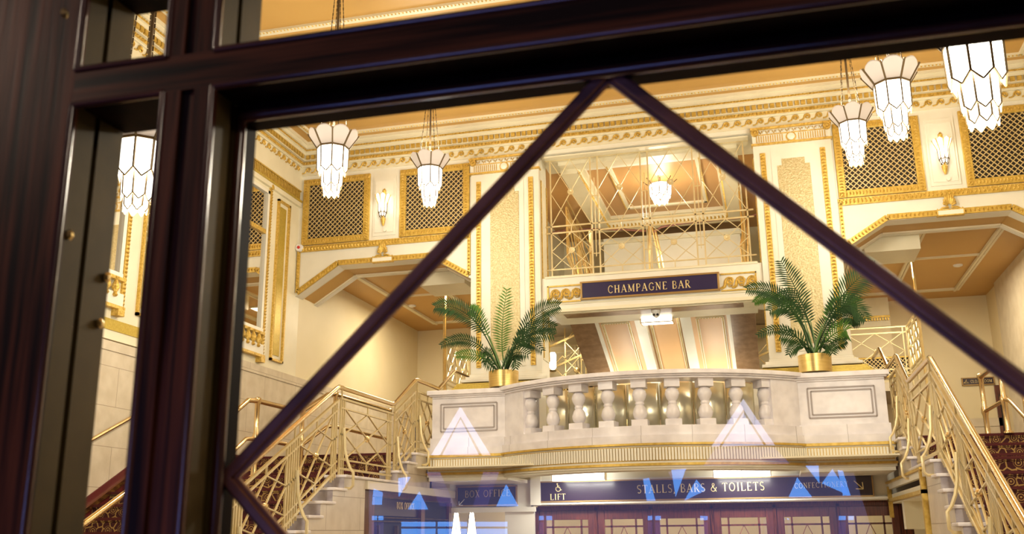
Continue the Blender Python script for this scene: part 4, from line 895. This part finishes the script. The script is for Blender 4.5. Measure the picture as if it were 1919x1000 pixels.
# ================================================================== STAIRCASES
def ms(x, s): return x if s < 0 else 2*XS-x
XI, XO = -4.63, XL
def pil(z): return z
R1, G1, Y1, ZA = .15, .29, 10.31, 2.40
F2 = [(11.93, 2.537), (12.27, 2.674), (12.60, 2.81)]
noses = [(Y1-G1*i, ZA-R1*i) for i in range(15, -1, -1)]
for s, nm in ((-1, 'left'), (1, 'right')):
    def bx(b, x0, x1, *r): a, e = sorted((ms(x0, s), ms(x1, s))); return b.box(a, e, *r)
    def pr(b, poly, x0, x1): a, e = sorted((ms(x0, s), ms(x1, s))); return b.prism(poly, 'yz', a, e)
    st = thing('marble_staircase', (ms(-6, s), 9, 0), 'marble edged carpeted staircase rising on the %s side of the hall' % nm, 'staircase', kind='structure')
    poly = [(noses[0][0]+.03, 0)]
    z = 0
    for yn, zn in noses: poly += [(yn+.03, z), (yn+.03, zn-.03)]; z = zn-.03
    poly += [(F2[0][0]+.03, z)]
    for yn, zn in F2: poly += [(yn+.03, z), (yn+.03, zn-.03)]; z = zn-.03
    core = poly+[(14.9, z), (14.9, 2.60), (11.5, 2.27), (10.9, 2.27), (10.9, 0)]
    pr(B(), core, XO, XI-.06).build('stair_core', 'maroon_trim', st)
    pr(B(), poly+[(13.2, z), (13.2, 2.28), (10.93, 2.28), (10.93, 0)], XI-.06, XI).build('string_wall', 'string_blocks', st)
    # white fascia below the landing
    bx(B(), XI-.02, XI+.03, 10.93, 14.3, 2.265, 2.36).build('landing_fascia', 'white_paint', st)
    b = B(); g = B()
    for yn, zn in noses[4:]+F2:
        e = .95 if (yn, zn) == (Y1, ZA) else .34
        if (yn, zn) == F2[-1]: e = .55
        if (yn, zn) == (Y1, ZA): e = 1.66
        bx(b, XI-.24, XI+.035, yn, yn+e, zn-.03, zn)
        bx(g, XI-.24, XI-.002, yn+.022, yn+.06, zn-.15, zn-.03)
    build_each(b, 'marble_tread', 'marble', st, bevel=.008); build_each(g, 'marble_riser', 'grey_marble', st)
    b = B(); nn = noses+F2
    for i, (yn, zn) in enumerate(nn):
        ye = nn[i+1][0]+.03 if i+1 < len(nn) else YB
        bx(b, XO+.02, XI-.24, yn-.005, ye, zn-.035, zn+.004); bx(b, XO+.02, XI-.24, yn+.01, yn+.035, zn-.16, zn)
    b.build('carpet', 'carpet', st); b = B()
    for yn, zn in nn: bx(b, XO+.02, XI-.24, yn-.012, yn+.03, zn-.022, zn+.007)
    build_each(b, 'carpet_nosing', 'maroon_nosing', st)
    # maroon skirting on outer wall
    b = B(); sk = [(noses[0][0], 0), (10.5, ZA+.10), (10.52, ZA+.02), (11.9, ZA+.02), (12.6, 2.83), (14.4, 2.83)]
    pr(b, [(y_, z_+(.16 if y_ < 10.51 else .04)) for y_, z_ in sk]+[(y_, z_-.12) for y_, z_ in sk[::-1]], XO+.03, XO+.045); b.build('skirting', 'maroon_trim', st)
    b = B()
    for (y0, z0), (y1, z1) in list(zip(sk, sk[1:]))[:1]: b.bar((ms(XO+.06, s), y0, z0+.03), (ms(XO+.06, s), y1, z1+.03), .03, .05)
    b.build('brass_strip', 'polished_brass', st)
    # ---- balustrade railing
    rl = thing('stair_railing', (ms(XI-.06, s), 10.3, 2.4), 'brass lattice railing with curved brackets along the %s staircase' % nm, 'railing', 'brass stair railings')
    XRl = ms(XI-.07, s); qd = 1 if s < 0 else -1
    sl1 = R1/G1
    def zb(y):
        if y <= Y1: return ZA+(y-Y1)*sl1
        if y <= 11.95: return ZA
        if y <= 12.78: return ZA+(y-11.95)*.41/.83
        return 2.81
    def hb(y): return 1
    H = [(5.6, zb(5.6)+.97), (10.18, 3.335), (10.26, 3.37), (10.36, 3.372), (11.90, 3.375), (11.99, 3.39), (12.72, 3.79), (12.80, 3.815), (12.88, 3.82), (13.75, 3.82)]
    b = B().tube([(XRl, y_, z_) for y_, z_ in H], .027, 10)
    p3 = [at(*p, X=XRl) for p in (((812, 729), (836, 706), (866, 720)) if s < 0 else ((1648, 684), (1640, 668), (1632, 684)))]
    p3 = [Vector((XRl, 13.75, 3.82)), Vector((XRl, 14.5, 4.2)), Vector((XRl, 15.4, 4.22))]
    b.tube(p3, .027, 8); b.build('handrail', 'polished_brass', rl, smooth=True)
    rails = B(); posts = B(); lat = B(); ros = B(); mold = B(); br = B()
    segs = [(6.0, 7.05), (7.05, 8.15), (8.15, 9.22), (9.22, 10.26), (10.32, 11.90), (11.99, 12.76), (12.82, 13.7)]
    for y0, y1 in segs:
        f = lambda u, v: (XRl, y0+(y1-y0)*u, (zb(y0+.001)*(1-u)+zb(y1)*u)+v)
        for v, w_ in ((.07, .03), (.17, .022), (.745, .022), (.85, .03)): rails.bar(f(0, v), f(1, v), w_, w_*.8)
        L_ = y1-y0
        for k in (0.012, .06, .11): posts.bar(f(k/L_, .0), f(k/L_, .85), .020); posts.bar(f(1-(k+.022)/L_, .0), f(1-(k+.022)/L_, .85), .020)
        posts.bar(f(.02, .85), f(.02, .96), .016)
        rails.bar(f(0, .45), f(.10/L_, .45), .02); rails.bar(f(1-.1/L_, .45), f(1, .45), .02)
        u0, u1 = .13/L_, 1-.13/L_; motif(lat, f, u0, u1, .17, .745, .020)
        for z0_, z1_ in ((.07, .17), (.745, .85)): lat.bar(f(.5, z0_), f(.5, z1_), .016)
        c_ = f(.5, .457); ros.lathe([(.01, -.03), (.032, -.02), (.04, 0), (.032, .02), (.01, .03)], c_, 12, 'x')
        # curved bracket outside
        pth = [(0, .52), (.012, .40), (.02, .28), (.05, .16), (.09, .07), (.13, .02), (.13, -.12), (.10, -.15), (.04, -.15)]
        y_ = y0+.05; zz = zb(y0+.06)
        br.tube([(XRl+qd*(.03+d_), y_, zz+h_) for d_, h_ in pth], .017, 6)
    build_each(rails, 'rail_bar', 'brass_paint', rl); build_each(posts, 'upright_bar', 'brass_paint', rl); lat.build('diamond_lattice', 'brass_paint', rl)
    build_each(ros, 'rosette', 'brass', rl, smooth=True); build_each(br, 'curved_bracket', 'brass_paint', rl, smooth=True)
    # ---- tube handrail in the middle of the flight
    th = thing('tube_handrail', (ms(-5.8, s), 11.5, 2.4), 'freestanding polished brass tube handrail on the %s stairs' % nm, 'handrail', 'tube handrails')
    x = ms(-5.8, s); ye = 14.6 if s < 0 else 13.72
    pts = [(7.0, 1.58), (9.95, 3.11), (10.2, 3.26), (10.4, 3.28), (11.45, 3.28), (11.62, 3.31), (12.3, 3.60), (12.5, 3.63), (ye, 3.63)]
    B().tube([(x, y_, z_) for y_, z_ in pts], .03, 10).build('top_rail', 'polished_brass', th, smooth=True)
    B().tube([(x, y_, z_-.44) for y_, z_ in pts], .024, 10).build('lower_rail', 'polished_brass', th, smooth=True)
    for y_, z0_, z1_ in ((10.42, 2.40, 3.28), (11.58, 2.40, 3.29), (12.56, 2.81, 3.63), (ye-.03, 2.81, 3.63)):
        B().lathe([(.055, 0), (.055, .015), (.036, .03), (.033, .1), (.033, z1_-z0_-.50), (.045, z1_-z0_-.46), (.045, z1_-z0_-.41), (.03, z1_-z0_-.37), (.03, z1_-z0_-.04), (.042, z1_-z0_-.02), (.042, z1_-z0_+.03), (.02, z1_-z0_+.045)], (x, y_, z0_), 14).build('post', 'polished_brass', th, smooth=True)
    # wall handrail
    wh = thing('wall_handrail', (ms(-7.36, s), 9, 2), 'slim brass handrail fixed to the %s wall' % nm, 'handrail')
    B().tube([(ms(-7.38, s), y_, 2.866+(y_-9.709)*.474) for y_ in (6.5, 10.5)], .022, 8).build('rail', 'polished_brass', wh, smooth=True)
    b = B()
    for y_ in (7.5, 9.1, 10.33): z_ = 2.866+(y_-9.709)*.474; b.tube([(ms(-7.38, s), y_, z_), (ms(-7.39, s), y_, z_-.06), (ms(-7.42, s), y_, z_-.06)], .01, 6)
    b.build('brackets', 'lamp_brass', wh)
    # ---- upper landing rail beyond the arch
    ur = thing('landing_railing', (ms(-5.6, s), 17, 2.8), 'gold lattice railing turning a corner on the upper %s landing' % nm, 'railing', 'upper landing railings')
    x = ms(-5.58, s); b = B(); ps = B(); r2 = B(); zt, z0_ = 5.18, 4.35
    for (fa, na) in (((lambda u, v: (x, 16.7+1.4*u, z0_+v*(zt-z0_))), 2), ((lambda u, v: (x+(ms(-3.4, s)-x)*u, 18.1, z0_+v*(zt-z0_))), 2)):
        for v in (0, .1, .88, 1): b.bar(fa(0, v), fa(1, v), .024)
        for i in range(na):
            a, e = i/na, (i+1)/na; motif(r2, fa, a+.07/na, e-.07/na, .1, .88, .018)
            for k in (.015, .07): ps.bar(fa(a+k/na, -.3), fa(a+k/na, 1), .02); ps.bar(fa(e-k/na, -.3), fa(e-k/na, 1), .02)
            c_ = fa((a+e)/2, .49); r2.lathe([(.01, -.025), (.04, -.015), (.045, .01)], c_, 10, 'y')
    build_each(b, 'rail_bar', 'brass_paint', ur); build_each(ps, 'upright_bar', 'brass_paint', ur); r2.build('diamond_lattice', 'brass_paint', ur)
    b = B()
    for k in (0, .07): b.bar((x, 16.66-k, 2.8), (x, 16.66-k, 6.0), .028)
    b.build('tall_post', 'brass', ur)
    fl = B().box(*sorted((x, ms(-3.3, s))), 17.0, 18.15, 4.15, 4.25) if False else B().box(*sorted((ms(-5.55, s), ms(-3.5, s))), 18.0, 19.9, 4.05, 4.2)
    struct(fl, 'floor_landing_%s' % nm, 'beige_stone', 'upper %s landing slab behind the pilaster' % nm, 'floor')
    # opening frame under the landing
    if s < 0:
        bo = thing('ticket_kiosk', (XI, 12.3, 0), 'dark mahogany box office front under the left landing', 'box office')
        X0 = XI-.05
        B().box(X0-.03, X0, 10.95, 14.28, 2.19, 2.265).box(X0-.03, X0+.02, 10.95, 11.30, 0, 2.19).box(X0-.03, X0+.02, 12.95, 13.1, 0, 2.19).box(X0-.03, X0+.02, 14.15, 14.28, 0, 2.19).build('wood_frame', 'door_wood', bo)
        B().box(X0-.06, X0-.02, 11.3, 12.95, 1.97, 2.19).build('sign_panel', 'dark_sign', bo, bevel=.005)
        B().box(X0-.08, X0-.04, 11.3, 14.2, 0, 2.19).build('recess_panel', 'groove', bo)
        b = B()
        for z_ in (1.90, 1.945, 2.185): b.box(X0-.03, X0+.012, 11.3, 14.15, z_, z_+.014)
        for y_ in (11.3, 11.48, 12.1): b.box(X0-.03, X0+.012, y_, y_+.03, 0, 1.86)
        b.build('metal_trim', 'aged_bronze', bo)
        pa, pb = at(743, 953, X=X0-.018), at(776, 953, X=X0-.018); b = B(); tw = text_width('BOX OFFICE', .085)
        text(b, 'BOX OFFICE', lambda u, v, d: (X0-.016+d, pa.y+u*(pb.y-pa.y)/tw, pa.z-.0+v), .085, bold=1.3); b.build('lettering', 'sign_gold', bo)
    else:
        X0 = ms(XI, s)
        fr_ = B()
        fr_.box(X0-.05, X0, 10.96, 11.06, 0, 2.335).box(X0-.05, X0, 10.96, 14.3, 2.10, 2.14).box(X0-.05, X0, 14.2, 14.28, 1.9, 2.3).box(X0-.06, X0+.0, 10.9, 14.3, 2.335, 2.36)
        struct(fr_, 'trim_13', 'gold_paint', 'gold and cream frame of the opening under the right landing', 'opening frame')
        struct(B().box(X0, X0+.5, 11.1, 14.3, 2.08, 2.2).box(X0+.4, X0+.5, 11.0, 14.3, 0, 2.2).box(X0+.02, X0+.4, 13.2, 13.4, 1.75, 2.1), 'wall_under_landing', 'cream_paint', 'cream lining of the passage under the right landing', 'wall')
# ================================================================== POTTED PALMS
def frond(base, mid, tip, wid, bright, par, rnd):
    base, mid, tip = Vector(base), Vector(mid), Vector(tip); n = 16
    P = lambda t: base*(1-t)**2+mid*2*t*(1-t)+tip*t*t
    pts = [P(i/n) for i in range(n+1)]; b = B().tube(pts, [.010*(1-.8*i/n)+.0015 for i in range(n+1)], 5)
    L = sum((pts[i+1]-pts[i]).length for i in range(n)); k = max(12, int(L*.66/.034)); side0 = None
    for i in range(k):
        t = .34+.66*(i+.5)/k; p = P(t); d = (P(min(t+.01, 1))-P(t-.01)).normalized()
        sd = d.cross(Vector((0, 1, 0)))
        if sd.length < .2: sd = d.cross(Vector((1, 0, 0)))
        sd.normalize(); nr = sd.cross(d).normalized()
        ln = wid*(sin(pi*min(1, (t-.30)/.74))**.6+.12)
        for q in (-1, 1):
            dr = (sd*q*.82+d*(.45+.45*(t-.34))+nr*rnd.uniform(-.10, .10)+Vector((0, 0, -.12))).normalized(); l = ln*rnd.uniform(.86, 1.08)
            w_ = dr.cross(nr).normalized()*.0112; e = p+dr*l+Vector((0, 0, -.12*l)); m_ = p+dr*l*.5+nr*.003; h = nr*.0012
            b.add([p-w_*.4-h, p+w_*.4-h, m_+w_-h, e, m_-w_-h, p-w_*.4+h, p+w_*.4+h, m_+w_+h, m_-w_+h], [(0,1,2,4),(4,2,3),(5,8,7,6),(8,3,7),(0,4,8,5),(1,6,7,2),(4,3,8),(2,7,3)])
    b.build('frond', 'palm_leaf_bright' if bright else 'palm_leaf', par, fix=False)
def palm(cx, cy, label, fr, seed):
    rnd = random.Random(seed); t = thing('potted_palm', (cx, cy, 3.70), label, 'plant', 'palms on the balcony corners'); z = 3.70
    B().lathe([(.17, 0), (.205, .01), (.21, .22), (.21, .235), (.195, .235), (.19, .20), (.02, .20)], (cx, cy, z), 32).build('pot', 'pot_brass', t, smooth=True); pot_ = t.children[0]
    B().lathe([(.02, .19), (.19, .19), (.19, .205), (.02, .21)], (cx, cy, z), 20).build('soil', 'soil', pot_)
    b = B()
    for i, (mid, tip, wid, br, dy) in enumerate(fr):
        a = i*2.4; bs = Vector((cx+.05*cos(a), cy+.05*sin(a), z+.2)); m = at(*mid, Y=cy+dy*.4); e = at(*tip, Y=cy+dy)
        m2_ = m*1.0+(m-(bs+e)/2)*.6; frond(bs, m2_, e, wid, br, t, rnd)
        b.tube([bs, bs.lerp(m2_, .25)+Vector((0, 0, .02)), bs.lerp(m2_, .5).lerp(m2_.lerp(e, .0), .0)], [.014, .010, .006], 5)
    b.build('stems', 'palm_stem', t, smooth=True)
palm(-3.557, 13.2, 'potted palm in a brass pot on the left balustrade corner', [
    ((938,640),(950,541),.17,1,.10), ((888,588),(816,574),.20,0,-.15), ((902,598),(884,579),.14,1,.05), ((985,600),(1047,572),.19,0,-.15), ((978,618),(1040,612),.17,0,.1), ((972,628),(1037,628),.17,0,-.25),
    ((970,632),(1016,657),.15,0,.0), ((888,632),(827,646),.13,0,-.3), ((900,664),(856,665),.12,1,-.1), ((905,668),(926,692),.11,0,-.25), ((958,660),(990,664),.15,0,-.25), ((965,664),(966,690),.12,0,-.3), ((915,655),(902,668),.11,0,.1)], 3)
palm(.62, 13.2, 'larger potted palm in a brass pot on the right balustrade corner', [
    ((1508,575),(1463,488),.20,0,.05), ((1568,560),(1638,500),.23,0,-.1), ((1478,555),(1400,541),.16,0,-.2), ((1470,556),(1414,566),.12,1,.1), ((1490,575),(1442,582),.18,0,-.3), ((1500,560),(1455,560),.17,0,.1), ((1572,565),(1622,597),.20,0,-.25), ((1560,572),(1604,566),.20,1,.1),
    ((1565,590),(1612,602),.17,0,-.1), ((1478,612),(1420,628),.10,0,-.3), ((1500,632),(1462,628),.17,0,-.25), ((1500,640),(1478,664),.12,0,-.2), ((1560,625),(1586,618),.20,1,-.2), ((1560,648),(1586,638),.11,0,-.3), ((1545,640),(1560,662),.13,0,-.3), ((1535,630),(1552,598),.15,0,.15)], 5)
# ================================================================== ENTRANCE DOOR IN THE FOREGROUND
K = .60
def X_(u): return u*K
def Z_(v): return EYE+v*K
d1 = thing('door_1', (X_(-.16), K, 0), 'dark polished mahogany entrance door in the foreground, its glass crossed by diamond bars', 'door', kind='structure')
y0, y1 = K, K+.066
xs = -.85; ma, mb = -.715, -.645; mc, md = .325, .395; xr = .53; zr0, zr1 = .545, .595; zt = .735; zbm = -.42; zb2 = -.47; zbb = -.61
def bx_(b, u0, u1, ya, yb, v0, v1): return b.box(X_(u0), X_(u1), ya, yb, Z_(v0), Z_(v1))
b = B(); bx_(b, -1.12, xs, y0, y0+.008, -2.9, 1.0); bx_(b, xr, .80, y0, y0+.008, -2.9, 1.0); b.build('stile', 'mahogany', d1)
b = B(); bx_(b, -1.12, xs-.002, y0+.008, y0+.030, -2.9, 1.0); bx_(b, -1.12, xs-.002, y0+.036, y1, -2.9, 1.0); bx_(b, xr, .8, y0+.008, y1, -2.9, 1.0)
for u0, u1 in ((ma, mb), (mc, md)):
    for v0, v1 in ((zbm, zr0), (zr1, zt)): bx_(b, u0+.004, u1-.002, y0+.008, y0+.030, v0, v1); bx_(b, u0+.004, u1-.002, y0+.036, y1, v0, v1)
b.build('bronze_reveal', 'aged_bronze', d1)
b = B(); bx_(b, -1.10, xs-.012, y0+.029, y0+.037, -2.9, 1.0)
for u0, u1 in ((ma, mb), (mc, md)): bx_(b, u0+.012, u1-.012, y0+.029, y0+.037, zbm, zt)
b.build('groove_strip', 'groove', d1)
b = B()
for v0, v1 in ((zr0, zr1), (zt, 1.0), (zbb, zb2), (-2.9, -2.0)): bx_(b, xs, xr, y0, y0+.006, v0, v1)
bx_(b, xs, xr, y0+.001, y0+.006, zb2, zbm)
b.build('rail', 'mahogany_rail', d1)
b = B()
for v0, v1 in ((zr0+.004, zr1-.004), (zt, 1.0), (zbb, zbm)): bx_(b, xs, xr, y0+.006, y1, v0, v1)
bx_(b, xs, xr, y0+.01, y1, -2.9, zbb)
b.build('rail_core', 'mahogany_side', d1)
b = B()
for u0, u1 in ((ma, mb), (mc, md)):
    for v0, v1 in ((zbm, zr0), (zr1, zt)):
        w_ = (u1-u0)*.36; bx_(b, u0, u0+w_, y0, y0+.008, v0, v1); bx_(b, u1-w_, u1, y0, y0+.008, v0, v1); bx_(b, u0+w_, u1-w_, y0+.004, y0+.01, v0, v1)
b.build('mullion', 'mahogany', d1)
b = B(); u0, u1, v0, v1 = mb, mc, zbm, zr0
bx_(b, u0-.004, u0+.002, y0+.040, y1, v0, v1); bx_(b, u1-.002, u1+.004, y0+.040, y1, v0, v1); bx_(b, u0, u1, y0+.040, y1, v1-.0165, v1+.006); bx_(b, u0, u1, y0+.040, y1, v0-.006, v0+.0165)
b.build('glazing_stop', 'mahogany_side', d1)
# beads round each front edge and round the glass
b = B(); r = .0032
def ring(u0, u1, v0, v1, y, r): 
    a = [(u0, v0), (u1, v0), (u1, v1), (u0, v1)]
    for i in range(4): p, q = a[i], a[(i+1) % 4]; b.tube([(X_(p[0]), y, Z_(p[1])), (X_(q[0]), y, Z_(q[1]))], r, 10)
cells = [(xs, ma, zbm, zr0), (mb, mc, zbm, zr0), (md, xr, zbm, zr0), (xs, ma, zr1, zt), (mb, mc, zr1, zt), (md, xr, zr1, zt)]
for u0, u1, v0, v1 in cells: ring(u0, u1, v0, v1, y0+.001, r)
b.build('front_bead', 'mahogany_bead', d1, smooth=True)
b = B()
u0, u1, v0, v1 = cells[1]; ring(u0+.002, u1-.002, v0+.013, v1-.013, y0+.042, .0045)
b.build('glazing_bead', 'mahogany_bead', d1, smooth=True)
yg = K*1.09; xc = -.145*1.09; b = B(); rr = .0047
ap = (xc, .500*1.09-.006); lf = (-.640, .0625*1.09); rt = (2*xc+.640, .0625*1.09); bt = (xc, -.375*1.09)
for p, q in ((ap, lf), (ap, rt), (lf, bt), (rt, bt)):
    P, Q = Vector((X_(p[0]), yg, Z_(p[1]))), Vector((X_(q[0]), yg, Z_(q[1]))); b.bar(P, Q, .0125, .006, up=(0, 1, 0))
    b.bar(P+Vector((0, -.004, 0)), Q+Vector((0, -.004, 0)), .0075, .006, up=(0, 1, 0))
b.build('diamond_bar', 'copper_bar', d1, bevel=.0015)
for i, (u0, u1, v0, v1) in enumerate(cells):
    B().add([(X_(u0-.004), yg+.006, Z_(v0-.004)), (X_(u1+.004), yg+.006, Z_(v0-.004)), (X_(u1+.004), yg+.006, Z_(v1+.004)), (X_(u0-.004), yg+.006, Z_(v1+.004))], [(0,1,2,3)]).build('glass_pane', 'window_glass', d1, fix=False)
b = B()
for px, py, yy_ in ((130, 440, .612), (199, 520, .640), (187, 606, .640), (120, 25, .612)):
    v = at(px, py, X=X_(xs)); b.lathe([(.0035, .0), (.0042, .002), (.0015, .004)], (X_(xs)-.001, v.y, v.z), 10, 'x')
build_each(b, 'screw', 'brass', d1)
struct(B().box(-9, X_(-1.12), .56, .72, 0, 8.3).box(X_(.8), 6, .56, .72, 0, 8.3).box(X_(-1.12), X_(.8), .56, .72, Z_(1.0), 8.3), 'wall_front', 'street_stone', 'street wall of the entrance around the mahogany door', 'wall')
# ================================================================== STREET BEHIND THE CAMERA
struct(B().box(-14, 12, -14, .55, -.25, -.05), 'floor_street', 'asphalt', 'dark street surface outside the door', 'ground')
YSb = -12.0
def rf(px, py, off=.06):
    d = MT @ Vector(((px-959.5)/F, (py-500)/F, 1)); g_ = yg+.006; t = (g_+(g_-YSb-off))/d.y
    return (d.x*t, EYE+d.z*t)
bd = thing('street_building', (-2, YSb, 0), 'dark street building opposite with blue and violet lit gabled windows', 'building')
B().box(-14, 12, YSb-1, YSb, 0, 7).build('facade', 'street_stone', bd)
def shape(pix, m, nm, th=.05, off=.06):
    B().prism([rf(*p) for p in pix], 'xz', YSb+off-th, YSb+off).build(nm, m, bd)
for a in ([(862,762),(808,852),(822,852),(862,778),(903,852),(918,852)], [(862,786),(829,852),(896,852)], [(1393,747),(1333,836),(1347,836),(1393,766),(1436,833),(1452,833)], [(1393,773),(1352,836),(1431,833)]):
    shape(a, 'neon_white', 'gable_light')
for a in ([(785,921),(764,954),(801,954)], [(948,907),(930,948),(971,948)], [(1305,898),(1282,938),(1322,918)], [(1494,894),(1478,931),(1522,931)], [(746,895),(767,893),(747,930)], [(1560,878),(1540,905),(1592,928)],
          [(700,915),(697,945),(714,945),(716,922)], [(1205,897),(1216,895),(1228,938),(1212,938)], [(1570,880),(1580,882),(1594,928),(1580,928)], [(1258,880),(1285,878),(1266,930)], [(1510,872),(1534,872),(1536,905)]):
    shape(a, 'neon_blue', 'blue_window')
for x0, x1 in ((752, 815), (820, 874), (880, 950)):
    shape([(x0,977),(x1,977),(x1,986),(x0,986)], 'neon_blue', 'lower_window'); shape([(x0,990),(x1,990),(x1,1012),(x0,1012)], 'neon_blue', 'lower_window')
for x0, x1 in ((697, 705), (709, 717), (1010, 1018), (1024, 1034), (1214, 1222), (1228, 1238), (1572, 1585), (1590, 1600), (1312, 1326)):
    shape([(x0,966),(x1,966),(x1,974),(x0,974)], 'neon_blue', 'lower_window'); shape([(x0,978),(x1,978),(x1,1010),(x0,1010)], 'neon_violet', 'lower_window')
for a in ([(799,884),(822,884),(852,948),(824,948)], [(905,884),(933,884),(912,948),(886,948)], [(1252,884),(1285,880),(1268,915)], [(1340,840),(1452,838),(1480,868),(1318,872)]):
    shape(a, 'neon_violet', 'violet_panel', off=.05)
shape([(690,905),(1600,885),(1640,1010),(690,1010)], 'street_glow', 'shop_glazing', off=.03) if 'street_glow' in MATS else None  # glowing sheet added so the door glass reflects a lilac haze
shape([(217,903),(226,903),(222,1010),(206,1010)], 'neon_pink', 'pink_tube')  # glowing bar added to make the pink reflected streak in the narrow pane
for x, y, z, m, lab in ((-5.5, -3.0, 5.4, 'street_white', 'tall street lamp with white globe left of the door'), (4.5, -4.5, 5.0, 'street_white', 'tall street lamp with white globe right of the door')):
    t = thing('street_lamp', (x, y, 0), lab, 'street lamp'); B().lathe([(.12, 0), (.1, .3), (.05, .5), (.04, z-.2)], (x, y, -.05), 10).build('pole', 'black_plastic', t, smooth=True)
    B().lathe([(.02, -.18), (.14, -.1), (.17, 0), (.14, .1), (.02, .18)], (x, y, z), 14).build('globe', m, t, smooth=True); lamp('globe_light', 'POINT', (x, y+.0, z-.3), 110, (1, .78, .58), .2, t)
# unseen area lights added to put a violet edge on the door; no canopy
lamp('blue_sign_light', 'AREA', (-3, YSb+.3, .75), 60, (.24, .30, 1.0), 6, bd, (pi/2, 0, 0), 1.3)
lamp('blue_low_light', 'AREA', (-1.0, -2.2, .9), 2.6, (.22, .30, 1.0), 1.2, bd, (pi/2+.5, 0, 0), .5)
